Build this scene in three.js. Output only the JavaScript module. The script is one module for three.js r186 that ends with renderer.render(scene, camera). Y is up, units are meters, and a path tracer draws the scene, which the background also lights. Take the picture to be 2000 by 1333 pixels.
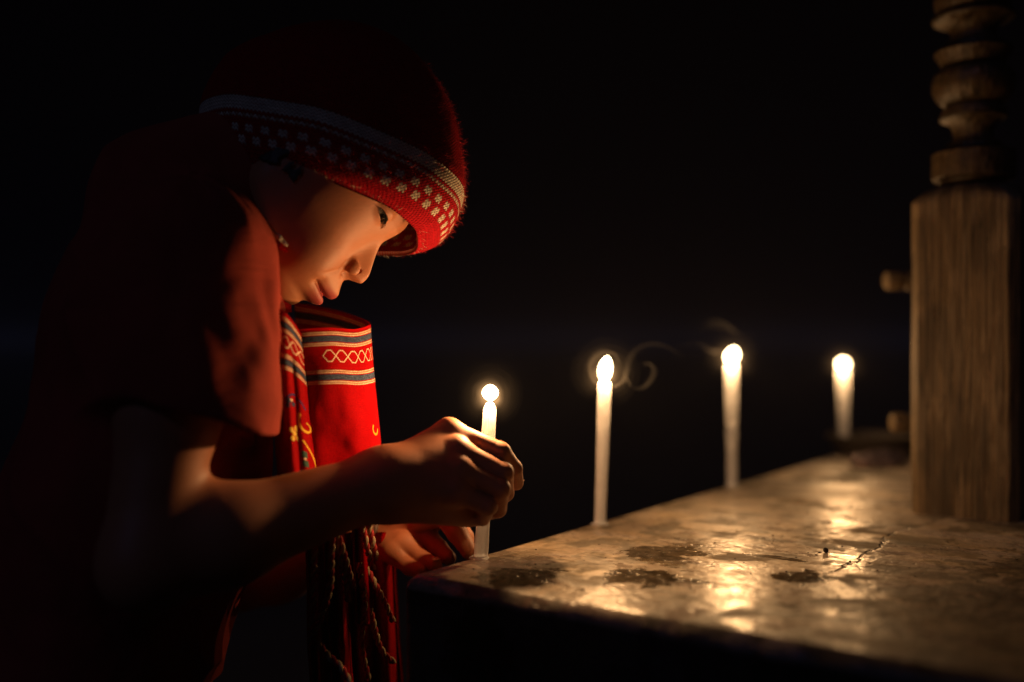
import * as THREE from 'three';
import { mergeGeometries } from 'three/addons/utils/BufferGeometryUtils.js';

// ------------------------------------------------------------------ camera, sky, moonlight, exposure
const scene = new THREE.Scene();
const CY = 0.978, F = 1985;
const camera = new THREE.PerspectiveCamera(37.12, 1024 / 682, 0.05, 3000);
camera.position.set(0, CY, 0);
camera.lookAt(0, CY, -1);
camera.focus = 0.838;
camera.userData.fStop = 1.5;
const renderer = new THREE.WebGLRenderer({ antialias: true });
renderer.toneMapping = THREE.LinearToneMapping;
renderer.toneMappingExposure = 1;
renderer.shadowMap.enabled = true;
{
  const W = 256, H = 128, data = new Float32Array(W * H * 4);
  for (let j = 0; j < H; j++) {
    const up = ((j + 0.5) / H - 0.5) * 180;
    const glow = Math.exp(-Math.pow(Math.max(0, up) / 22, 2));
    for (let i = 0; i < W; i++) {
      const o = (j * W + i) * 4;
      data[o] = 0.00006 + 0.0002 * glow; data[o + 1] = 0.00007 + 0.0002 * glow; data[o + 2] = 0.00015 + 0.0006 * glow; data[o + 3] = 1;
    }
  }
  const sky = new THREE.DataTexture(data, W, H, THREE.RGBAFormat, THREE.FloatType);
  sky.mapping = THREE.EquirectangularReflectionMapping;
  sky.magFilter = THREE.LinearFilter; sky.needsUpdate = true;
  scene.background = sky; scene.environment = sky;
}
const moon = new THREE.DirectionalLight(new THREE.Color(0.34, 0.42, 0.95), 0.075);
moon.position.set(-1.5, 2.9, 1.6); moon.target.position.set(0, 0.8, -0.8);
moon.castShadow = true; moon.shadow.radius = 12; moon.shadow.mapSize.set(2048, 2048);
Object.assign(moon.shadow.camera, { left: -2, right: 2, top: 2, bottom: -2, near: 0.1, far: 8 });
moon.name = 'moon_light';
scene.add(moon, moon.target);
scene.fog = new THREE.FogExp2(new THREE.Color(0.95, 0.9, 0.85), 0.0055);

// ------------------------------------------------------------------ helpers
const V = (x, y, z) => new THREE.Vector3(x, y, z);
const at = (px, py, d) => V((px - 1000) / F * d, CY - (py - 666.5) / F * d, -d);
const { clamp, lerp, smoothstep } = THREE.MathUtils;
const sstep = (x, a, b) => smoothstep(x, a, b);
let seed = 12345;
const rnd = () => { seed = (seed + 0x6d2b79f5) | 0; let t = Math.imul(seed ^ (seed >>> 15), 1 | seed); t = (t + Math.imul(t ^ (t >>> 7), 61 | t)) ^ t; return ((t ^ (t >>> 14)) >>> 0) / 4294967296; };
function hash3(x, y, z) { let h = Math.imul(x, 374761393) ^ Math.imul(y, 668265263) ^ Math.imul(z, 2147483647 - 1640531527); h = Math.imul(h ^ (h >>> 13), 1274126177); h ^= h >>> 16; return (h >>> 0) / 4294967296; }
function noise3(x, y, z) {
  const xi = Math.floor(x), yi = Math.floor(y), zi = Math.floor(z); let a = x - xi, b = y - yi, c = z - zi;
  a = a * a * (3 - 2 * a); b = b * b * (3 - 2 * b); c = c * c * (3 - 2 * c);
  const l = (p, q, t) => p + (q - p) * t;
  return l(l(l(hash3(xi, yi, zi), hash3(xi + 1, yi, zi), a), l(hash3(xi, yi + 1, zi), hash3(xi + 1, yi + 1, zi), a), b),
    l(l(hash3(xi, yi, zi + 1), hash3(xi + 1, yi, zi + 1), a), l(hash3(xi, yi + 1, zi + 1), hash3(xi + 1, yi + 1, zi + 1), a), b), c) * 2 - 1;
}
function noise2(x, y) {
  const xi = Math.floor(x), yi = Math.floor(y); let a = x - xi, b = y - yi;
  a = a * a * (3 - 2 * a); b = b * b * (3 - 2 * b);
  const p = hash3(xi, yi, 7), q = hash3(xi + 1, yi, 7), r = hash3(xi, yi + 1, 7), s = hash3(xi + 1, yi + 1, 7);
  return (p + (q - p) * a + (r - p) * b + (p - q - r + s) * a * b) * 2 - 1;
}
function fbm(x, y, n = 5) { let s = 0, a = 0.5; for (let i = 0; i < n; i++) { s += a * noise2(x, y); x = x * 2.03 + 17.3; y = y * 2.03 + 5.1; a *= 0.5; } return s; }
function fbm3(x, y, z, n = 3) { let s = 0, a = 0.5; for (let i = 0; i < n; i++) { s += a * noise3(x, y, z); x = x * 2.03 + 17.3; y = y * 2.03 + 5.1; z = z * 2.03 + 9.7; a *= 0.5; } return s; }
const lin2srgb = (c) => { c = clamp(c, 0, 1); return c <= 0.0031308 ? c * 12.92 : 1.055 * Math.pow(c, 1 / 2.4) - 0.055; };
// colour texture from linear values; data texture for bump or roughness
function makeTex(w, h, fn, srgb) {
  const d = new Uint8Array(w * h * 4), o = [0, 0, 0];
  for (let j = 0; j < h; j++) for (let i = 0; i < w; i++) {
    fn((i + 0.5) / w, (j + 0.5) / h, o, i, j);
    const k = (j * w + i) * 4;
    for (let c = 0; c < 3; c++) d[k + c] = Math.round(255 * (srgb ? lin2srgb(o[c]) : clamp(o[c], 0, 1)));
    d[k + 3] = 255;
  }
  const t = new THREE.DataTexture(d, w, h, THREE.RGBAFormat);
  t.magFilter = THREE.LinearFilter; t.minFilter = THREE.LinearMipmapLinearFilter; t.wrapS = t.wrapT = THREE.RepeatWrapping;
  if (srgb) t.colorSpace = THREE.SRGBColorSpace;
  t.needsUpdate = true;
  return t;
}
const names = {};
function numbered(n) { names[n] = (names[n] ?? -1) + 1; return names[n] ? n + '_' + String(names[n]).padStart(3, '0') : n; }
function mesh(name, geo, mat, parent, top = false) {
  const m = new THREE.Mesh(geo, mat); m.name = top ? numbered(name) : name; m.castShadow = m.receiveShadow = true; (parent ?? scene).add(m); return m;
}
function thing(name, label, category, pos = V(0, 0, 0), group) {
  const o = new THREE.Group(); o.name = numbered(name); o.position.copy(pos); o.userData = { label, category }; if (group) o.userData.group = group; scene.add(o); return o;
}
const tag = (o, label, category, extra = {}) => { Object.assign(o.userData, { label, category }, extra); return o; };
const std = (o) => new THREE.MeshStandardMaterial(o);
const phys = (o) => new THREE.MeshPhysicalMaterial(o);
const col = (r, g, b) => new THREE.Color().setRGB(r, g, b);

// grid surface: fn(u, v) -> Vector3 ; optional thickness gives a closed sheet
function surface(nu, nv, fn, { thick = 0, us = 1, vs = 1, closedU = false } = {}) {
  const pos = [], uv = [], idx = [];
  const P = [];
  for (let j = 0; j <= nv; j++) for (let i = 0; i <= nu; i++) { const p = fn(i / nu, j / nv); P.push(p); }
  const N = P.map((p, k) => {
    const i = k % (nu + 1), j = (k / (nu + 1)) | 0;
    const a = P[j * (nu + 1) + (closedU && i === nu ? 1 : Math.min(nu, i + 1))], b = P[j * (nu + 1) + (closedU && i === 0 ? nu - 1 : Math.max(0, i - 1))];
    const c = P[Math.min(nv, j + 1) * (nu + 1) + i], d = P[Math.max(0, j - 1) * (nu + 1) + i];
    return a.clone().sub(b).cross(c.clone().sub(d)).normalize();
  });
  const layer = (off, flip) => {
    const base = pos.length / 3;
    P.forEach((p, k) => { const q = p.clone().addScaledVector(N[k], off); pos.push(q.x, q.y, q.z); uv.push((k % (nu + 1)) / nu * us, (1 - ((k / (nu + 1)) | 0) / nv) * vs); });
    for (let j = 0; j < nv; j++) for (let i = 0; i < nu; i++) {
      const a = base + j * (nu + 1) + i, b = a + 1, c = a + nu + 1, d = c + 1;
      flip ? idx.push(a, b, c, b, d, c) : idx.push(a, c, b, b, c, d);
    }
    return base;
  };
  if (!thick) layer(0, true);
  else {
    const f = layer(thick / 2, true), b = layer(-thick / 2, false), w = nu + 1;
    const edge = (p, q) => idx.push(f + p, b + p, f + q, f + q, b + p, b + q);
    for (let i = 0; i < nu; i++) { edge(i + 1, i); edge(nv * w + i, nv * w + i + 1); }
    for (let j = 0; j < nv; j++) { edge(j * w, (j + 1) * w); edge((j + 1) * w + nu, j * w + nu); }
  }
  const g = new THREE.BufferGeometry();
  g.setAttribute('position', new THREE.Float32BufferAttribute(pos, 3));
  g.setAttribute('uv', new THREE.Float32BufferAttribute(uv, 2));
  g.setIndex(idx); g.computeVertexNormals();
  return g;
}
function tube(points, radius, seg = 40, rad = 8, closed = false) {
  const g = new THREE.TubeGeometry(new THREE.CatmullRomCurve3(points, closed, 'centripetal'), seg, 1, rad, closed);
  const c = new THREE.CatmullRomCurve3(points, closed, 'centripetal');
  const p = g.attributes.position, n = g.attributes.normal;
  for (let i = 0; i <= seg; i++) {
    const t = i / seg, q = c.getPointAt(t), r = typeof radius === 'function' ? radius(t) : radius;
    for (let j = 0; j <= rad; j++) { const k = i * (rad + 1) + j; p.setXYZ(k, q.x + n.getX(k) * r, q.y + n.getY(k) * r, q.z + n.getZ(k) * r); }
  }
  return g;
}

// ------------------------------------------------------------------ signed distances and their mesher
const smin = (a, b, k) => { const h = Math.max(k - Math.abs(a - b), 0) / k; return Math.min(a, b) - h * h * k * 0.25; };
const smax = (a, b, k) => -smin(-a, -b, k);
function cone(ax, ay, az, bx, by, bz, ra, rb) {           // capsule whose radius changes along it
  const dx = bx - ax, dy = by - ay, dz = bz - az, l2 = dx * dx + dy * dy + dz * dz;
  return (x, y, z) => {
    const px = x - ax, py = y - ay, pz = z - az; let t = (px * dx + py * dy + pz * dz) / l2; t = t < 0 ? 0 : t > 1 ? 1 : t;
    const qx = px - dx * t, qy = py - dy * t, qz = pz - dz * t;
    return Math.sqrt(qx * qx + qy * qy + qz * qz) - (ra + (rb - ra) * t);
  };
}
const coneV = (a, b, ra, rb) => cone(a.x, a.y, a.z, b.x, b.y, b.z, ra, rb);
function polygonize(sdf, lo, hi, h, color, slack = 2.2) {
  const nx = Math.ceil((hi.x - lo.x) / h) + 1, ny = Math.ceil((hi.y - lo.y) / h) + 1, nz = Math.ceil((hi.z - lo.z) / h) + 1;
  const S = new Float32Array(nx * ny * nz).fill(NaN), B = 8, id = (i, j, k) => (k * ny + j) * nx + i;
  const active = [];
  for (let bk = 0; bk < nz - 1; bk += B) for (let bj = 0; bj < ny - 1; bj += B) for (let bi = 0; bi < nx - 1; bi += B) {
    const d = sdf(lo.x + (bi + B / 2) * h, lo.y + (bj + B / 2) * h, lo.z + (bk + B / 2) * h);
    if (Math.abs(d) > B * h * 0.87 * slack) continue;
    const ei = Math.min(nx - 1, bi + B), ej = Math.min(ny - 1, bj + B), ek = Math.min(nz - 1, bk + B);
    active.push([bi, bj, bk, ei, ej, ek]);
    for (let k = bk; k <= ek; k++) for (let j = bj; j <= ej; j++) for (let i = bi; i <= ei; i++) { const q = id(i, j, k); if (S[q] !== S[q]) S[q] = sdf(lo.x + i * h, lo.y + j * h, lo.z + k * h); }
  }
  const vid = new Int32Array(nx * ny * nz).fill(-1), pos = [], idx = [];
  const C = [[0, 0, 0], [1, 0, 0], [0, 1, 0], [1, 1, 0], [0, 0, 1], [1, 0, 1], [0, 1, 1], [1, 1, 1]];
  const E = [[0, 1], [2, 3], [4, 5], [6, 7], [0, 2], [1, 3], [4, 6], [5, 7], [0, 4], [1, 5], [2, 6], [3, 7]];
  const v = new Float64Array(8);
  for (const [bi, bj, bk, ei, ej, ek] of active) for (let k = bk; k < ek; k++) for (let j = bj; j < ej; j++) for (let i = bi; i < ei; i++) {
    let m = 0; for (let c = 0; c < 8; c++) { v[c] = S[id(i + C[c][0], j + C[c][1], k + C[c][2])]; if (v[c] < 0) m |= 1 << c; }
    if (m === 0 || m === 255) continue;
    let x = 0, y = 0, z = 0, n = 0;
    for (const [a, b] of E) if ((v[a] < 0) !== (v[b] < 0)) { const t = v[a] / (v[a] - v[b]); x += C[a][0] + (C[b][0] - C[a][0]) * t; y += C[a][1] + (C[b][1] - C[a][1]) * t; z += C[a][2] + (C[b][2] - C[a][2]) * t; n++; }
    vid[id(i, j, k)] = pos.length / 3;
    pos.push(lo.x + (i + x / n) * h, lo.y + (j + y / n) * h, lo.z + (k + z / n) * h);
  }
  const quad = (a, b, c, d, flip) => { if (a < 0 || b < 0 || c < 0 || d < 0) return; flip ? idx.push(a, c, b, a, d, c) : idx.push(a, b, c, a, c, d); };
  for (const [bi, bj, bk, ei, ej, ek] of active) for (let k = bk; k < ek; k++) for (let j = bj; j < ej; j++) for (let i = bi; i < ei; i++) {
    const s = S[id(i, j, k)] < 0;
    if (j > 0 && k > 0) { const t = S[id(i + 1, j, k)]; if (t === t && (t < 0) !== s) quad(vid[id(i, j - 1, k - 1)], vid[id(i, j, k - 1)], vid[id(i, j, k)], vid[id(i, j - 1, k)], !s); }
    if (i > 0 && k > 0) { const t = S[id(i, j + 1, k)]; if (t === t && (t < 0) !== s) quad(vid[id(i - 1, j, k - 1)], vid[id(i, j, k - 1)], vid[id(i, j, k)], vid[id(i - 1, j, k)], s); }
    if (i > 0 && j > 0) { const t = S[id(i, j, k + 1)]; if (t === t && (t < 0) !== s) quad(vid[id(i - 1, j - 1, k)], vid[id(i, j - 1, k)], vid[id(i, j, k)], vid[id(i - 1, j, k)], !s); }
  }
  const nrm = new Float32Array(pos.length), e = h * 0.5, cols = color ? new Float32Array(pos.length) : null, uv = new Float32Array(pos.length / 3 * 2), cc = [0, 0, 0];
  for (let q = 0; q < pos.length; q += 3) {
    const x = pos[q], y = pos[q + 1], z = pos[q + 2];
    let a = sdf(x + e, y, z) - sdf(x - e, y, z), b = sdf(x, y + e, z) - sdf(x, y - e, z), c = sdf(x, y, z + e) - sdf(x, y, z - e);
    const l = Math.hypot(a, b, c) || 1; nrm[q] = a / l; nrm[q + 1] = b / l; nrm[q + 2] = c / l;
    uv[q / 3 * 2] = x * 0.9 + z * 0.45; uv[q / 3 * 2 + 1] = y;
    if (cols) { color(x, y, z, cc); cols[q] = cc[0]; cols[q + 1] = cc[1]; cols[q + 2] = cc[2]; }
  }
  const g = new THREE.BufferGeometry();
  g.setAttribute('position', new THREE.Float32BufferAttribute(pos, 3));
  g.setAttribute('normal', new THREE.BufferAttribute(nrm, 3));
  g.setAttribute('uv', new THREE.BufferAttribute(uv, 2));
  if (cols) g.setAttribute('color', new THREE.BufferAttribute(cols, 3));
  g.setIndex(idx);
  return g;
}
// smooth curve through (x, y) rows
function curve(rows) {
  const xs = rows.map((r) => r[0]), ys = rows.map((r) => r[1]), n = xs.length;
  const m = ys.map((_, i) => i === 0 ? (ys[1] - ys[0]) / (xs[1] - xs[0]) : i === n - 1 ? (ys[n - 1] - ys[n - 2]) / (xs[n - 1] - xs[n - 2]) : (ys[i + 1] - ys[i - 1]) / (xs[i + 1] - xs[i - 1]));
  return (x) => {
    if (x <= xs[0]) return ys[0]; if (x >= xs[n - 1]) return ys[n - 1];
    let i = 0; while (x > xs[i + 1]) i++;
    const h = xs[i + 1] - xs[i], t = (x - xs[i]) / h, t2 = t * t, t3 = t2 * t;
    return ys[i] * (2 * t3 - 3 * t2 + 1) + m[i] * h * (t3 - 2 * t2 + t) + ys[i + 1] * (3 * t2 - 2 * t3) + m[i + 1] * h * (t3 - t2);
  };
}

// ------------------------------------------------------------------ ground
{
  const t = makeTex(256, 256, (u, v, o) => { const n = fbm(u * 8, v * 8, 4); o[0] = 0.075 + 0.03 * n; o[1] = 0.065 + 0.026 * n; o[2] = 0.055 + 0.022 * n; }, true);
  t.repeat.set(400, 400);
  const g = mesh('ground', new THREE.PlaneGeometry(800, 800).rotateX(-Math.PI / 2), std({ map: t, roughness: 0.95 }), null, true);
  g.userData.kind = 'structure';
}

// ------------------------------------------------------------------ stone altar block
const TY = CY - 0.1781, CORNER = V(-0.0838, TY, -0.774), AX = V(0.584, 0, -0.812).normalize(), BX = V(0.812, 0, 0.584).normalize();
const onTable = (a, b, y = 0) => CORNER.clone().addScaledVector(AX, a).addScaledVector(BX, b).add(V(0, y, 0));
const LA = 1.4, LB = 0.62;
// stains in metres on the block: centre a, b, half sizes, turn, strength, wetness
const STAINS = [
  [0.043, 0.074, 0.036, 0.026, 0.3, 1.0, 0.8], [0.094, 0.078, 0.022, 0.012, 0.5, 0.75, 0.4],
  [0.102, 0.151, 0.031, 0.027, -0.15, 1.0, 0.9], [0.107, 0.178, 0.008, 0.022, -0.2, 0.95, 0.8],
  [0.185, 0.124, 0.038, 0.028, 0.4, 0.9, 1.0], [0.218, 0.136, 0.03, 0.024, -0.4, 0.6, 1.0], [0.155, 0.138, 0.016, 0.03, 0.1, 0.7, 0.9],
  [0.2276, 0.0836, 0.02, 0.009, 0.2, 0.6, 0.2], [0.26, 0.102, 0.018, 0.022, 0.1, 0.55, 0.5],
  [0.328, 0.148, 0.012, 0.016, 0, 0.85, 0.4], [0.293, 0.172, 0.006, 0.024, -0.1, 0.85, 0.3], [0.265, 0.178, 0.004, 0.007, 0, 0.9, 0.3],
  [0.224, 0.209, 0.008, 0.024, -0.05, 0.8, 1.0], [0.17, 0.25, 0.023, 0.018, 0.2, 1.0, 1.0],
  [0.331, 0.32, 0.02, 0.03, 0, 0.6, 0.3], [0.165, 0.36, 0.04, 0.05, 0.3, 0.8, 0.05], [0.074, 0.27, 0.022, 0.015, 0.2, 0.7, 0.5],
  [0.55, 0.076, 0.04, 0.02, 0.3, 0.5, 0.2], [0.42, 0.03, 0.04, 0.012, 0, 0.35, 0.1], [0.44, 0.12, 0.05, 0.014, 0.5, 0.35, 0.1], [0.06, 0.42, 0.07, 0.08, 0, 0.95, 0.05], [0.16, 0.41, 0.1, 0.075, 0.2, 1.0, 0.02], [0.28, 0.43, 0.08, 0.08, 0.1, 0.95, 0.02], [0.09, 0.345, 0.05, 0.045, 0.1, 0.9, 0.05], [0.02, 0.36, 0.03, 0.08, 0, 0.85, 0.05], [0.115, 0.47, 0.1, 0.06, 0.1, 1.0, 0.02], [0.37, 0.46, 0.07, 0.08, 0.1, 0.85, 0.02],
  [0.62, 0.13, 0.05, 0.02, -0.3, 0.35, 0.1], [0.05, 0.17, 0.02, 0.018, 0, 0.25, 0.0], [0.36, 0.06, 0.03, 0.016, 0.2, 0.35, 0.1], [0.13, 0.035, 0.03, 0.01, 0.2, 0.4, 0.1],
];
const CRACK = [[0.1346, 0.2606], [0.1915, 0.2615], [0.2194, 0.2625], [0.252, 0.2663], [0.2884, 0.2646], [0.3214, 0.2645], [0.3541, 0.2596], [0.3694, 0.2563], [0.3979, 0.2561], [0.426, 0.2605], [0.459, 0.2702], [0.5, 0.276]];
{
  const W = 2048, H = 1024, SA = 1.4, SB = 0.7;
  const dark = new Float32Array(W * H), wet = new Float32Array(W * H), crack = new Float32Array(W * H);
  for (const [a, b, ra, rb, turn, s, w] of STAINS) {
    const R = Math.max(ra, rb) * 1.7, c = Math.cos(turn), si = Math.sin(turn);
    for (let j = Math.max(0, Math.floor((b - R) / SB * H)); j < Math.min(H, (b + R) / SB * H); j++) for (let i = Math.max(0, Math.floor((a - R) / SA * W)); i < Math.min(W, (a + R) / SA * W); i++) {
      const x = i / W * SA - a, y = j / H * SB - b, p = (x * c + y * si) / ra, q = (-x * si + y * c) / rb;
      const n = fbm((x + a) * 70, (y + b) * 70, 5) * 0.62 + fbm((x + a) * 260, (y + b) * 260, 3) * 0.3;
      const d = 1 - Math.hypot(p, q) + n, m = clamp(d / 0.2 + 0.45, 0, 1) * s, k = j * W + i;
      dark[k] = Math.max(dark[k], m * (0.8 + 0.35 * fbm((x + a) * 180, (y + b) * 180, 3))); wet[k] = Math.max(wet[k], m * w);
    }
  }
  for (let s = 0; s < CRACK.length - 1; s++) {
    const [a0, b0] = CRACK[s], [a1, b1] = CRACK[s + 1], n = 200;
    for (let t = 0; t < n; t++) {
      const f = t / n, a = lerp(a0, a1, f) + 0.002 * noise2((a0 + f * (a1 - a0)) * 300, 3), b = lerp(b0, b1, f) + 0.0022 * noise2((a0 + f * (a1 - a0)) * 230, 9);
      const r = (0.0011 + 0.0007 * noise2(a * 120, 5)) * (s > 8 ? 0.6 : 1), ia = a / SA * W, ib = b / SB * H, ri = r / SA * W + 1;
      for (let j = Math.floor(ib - ri); j <= ib + ri; j++) for (let i = Math.floor(ia - ri); i <= ia + ri; i++) { if (i < 0 || j < 0 || i >= W || j >= H) continue; const dd = Math.hypot(i - ia, j - ib) * SA / W; crack[j * W + i] = Math.max(crack[j * W + i], clamp(1.3 - dd / r, 0, 1)); }
    }
  }
  const bump = new Float32Array(W * H), rough = new Float32Array(W * H), cmap = new Float32Array(W * H * 3);
  for (let j = 0; j < H; j++) for (let i = 0; i < W; i++) {
    const a = i / W * SA, b = j / H * SB, k = j * W + i;
    const big = fbm(a * 9, b * 12, 4), mid = fbm(a * 34 + 4, b * 38 + 2 + big * 1.5, 5), fine = fbm(a * 190, b * 190, 4), vf = noise2(a * 900, b * 900);
    const smear = fbm(a * 60 + 9, b * 18 + 3, 4);
    const grime = sstep(mid + 0.35 * big + 0.25 * smear, 0.02, 0.42), pit = sstep(noise2(a * 420 + 31, b * 420) + 0.25 * fine, 0.72, 0.9) * sstep(mid, -0.2, 0.3);
    const d = clamp(Math.max(dark[k], 0.74 * grime, 0.66 * sstep(fbm(a * 130 + 3, b * 70 + 1, 4) + 0.5 * mid, 0.28, 0.5)), 0, 1), cr = crack[k], edge = sstep(Math.min(a, b), 0.0, 0.012);
    const pale = clamp(0.5 + 0.5 * fbm(a * 26 + 40, b * 26, 4) * 1.7, 0, 1);
    const L = (0.30 + 0.17 * pale + 0.09 * fine + 0.02 * vf) * (1 - 0.9 * d) * (1 - 0.8 * cr) * (1 - 0.55 * pit) * (0.82 + 0.18 * edge);
    const warm = clamp(0.5 + smear, 0, 1);
    cmap[k * 3] = L; cmap[k * 3 + 1] = L * (0.83 - 0.08 * warm - 0.04 * d); cmap[k * 3 + 2] = L * (0.68 - 0.2 * warm - 0.14 * d);
    const w = wet[k], drops = sstep(noise2(a * 520 + 7, b * 520), 0.35, 0.8);
    rough[k] = clamp(0.33 + 0.13 * sstep(a, 0.3, 0.6) - 0.07 * sstep(-a, -0.16, -0.06) + 0.16 * fine + 0.15 * grime + 0.1 * pit + 0.2 * smear + 0.25 * d, 0.17, 0.9) * (1 - w) + w * clamp(0.09 + 0.1 * fine, 0.05, 0.3);
    bump[k] = clamp(lerp(0.5 + 0.15 * mid + 0.1 * smear + 0.07 * fine + 0.012 * vf - 0.3 * cr - 0.1 * pit - 0.06 * d, 0.44 + 0.05 * mid + 0.14 * drops * sstep(fine, -0.1, 0.25), w), 0, 1);
  }
  const color = makeTex(W, H, (u, v, o, i, j) => { const k = (j * W + i) * 3; o[0] = cmap[k]; o[1] = cmap[k + 1]; o[2] = cmap[k + 2]; }, true);
  const rt = makeTex(W, H, (u, v, o, i, j) => { o[0] = o[1] = o[2] = rough[j * W + i]; });
  const bt = makeTex(W, H, (u, v, o, i, j) => { o[0] = o[1] = o[2] = bump[j * W + i]; });
  for (const t of [color, rt, bt]) t.wrapS = t.wrapT = THREE.MirroredRepeatWrapping;
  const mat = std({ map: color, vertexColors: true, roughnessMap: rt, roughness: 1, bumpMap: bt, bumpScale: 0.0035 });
  const steps = (L) => { const s = []; for (const x of [-0.82, -0.6, -0.4, -0.2, -0.1, -0.05, -0.03]) s.push(x); for (let x = -0.02; x < 0.03; x += 0.0016) s.push(x); for (let x = 0.03; x < L - 0.03; x += 0.009) s.push(x); for (let x = L - 0.03; x < L + 0.02; x += 0.003) s.push(x); for (const x of [0.03, 0.1, 0.3, 0.5, 0.82]) s.push(L + x); return s; };
  const sa = steps(LA), sb = steps(LB), r = 0.009, pos = [], uv = [], idx = [], shade = [];
  for (const t of sb) for (const s of sa) {
    const ia = clamp(s, r, LA - r), ib = clamp(t, r, LB - r); let da = s - ia, db = t - ib; const dist = Math.hypot(da, db), ang = Math.min(dist / r, Math.PI / 2);
    if (dist > 1e-9) { da /= dist; db /= dist; }
    const y = Math.max(-0.7999, -r * (1 - Math.cos(ang)) - Math.max(0, dist - r * Math.PI / 2));
    const chip = Math.max(0, Math.sin(Math.min(Math.PI, ang * 2))) * (0.0022 * Math.max(0, fbm(s * 60, t * 60, 4) + 0.1) + 0.0006), rr = r * Math.sin(ang) - chip;
    const und = dist < 1e-6 ? 0.0006 * fbm(s * 14, t * 14, 3) : 0;
    const p = onTable(ia + da * rr, ib + db * rr, y - chip + und); pos.push(p.x, p.y, p.z); uv.push(s / SA, t / SB); { const k = dist > r * 1.7 ? 0.1 + 0.05 * noise2(s * 30, t * 30) : lerp(1, 0.55, clamp(dist / (r * 1.7), 0, 1)); shade.push(k, k, k); }  // sides and rounded edge darkened in vertex colour, standing in for shade
  }
  const n = sa.length;
  for (let j = 0; j < sb.length - 1; j++) for (let i = 0; i < n - 1; i++) { const a = j * n + i; idx.push(a, a + n, a + 1, a + 1, a + n, a + n + 1); }
  for (let q = 0; q < idx.length; q += 3) { const t = idx[q + 1]; idx[q + 1] = idx[q + 2]; idx[q + 2] = t; }
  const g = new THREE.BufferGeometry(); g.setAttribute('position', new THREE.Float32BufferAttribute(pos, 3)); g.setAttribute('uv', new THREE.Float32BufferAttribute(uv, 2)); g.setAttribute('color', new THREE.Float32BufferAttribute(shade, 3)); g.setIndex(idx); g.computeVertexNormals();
  if (g.attributes.normal.getY(Math.floor(sb.length / 2) * n + Math.floor(n / 2)) < 0) { for (let q = 0; q < idx.length; q += 3) { const t = idx[q + 1]; idx[q + 1] = idx[q + 2]; idx[q + 2] = t; } g.setIndex(idx); g.computeVertexNormals(); }
  tag(mesh('stone_altar', g, mat, null, true), 'stained stone altar block with wet patches and a crack, under the candles', 'altar');
}

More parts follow.
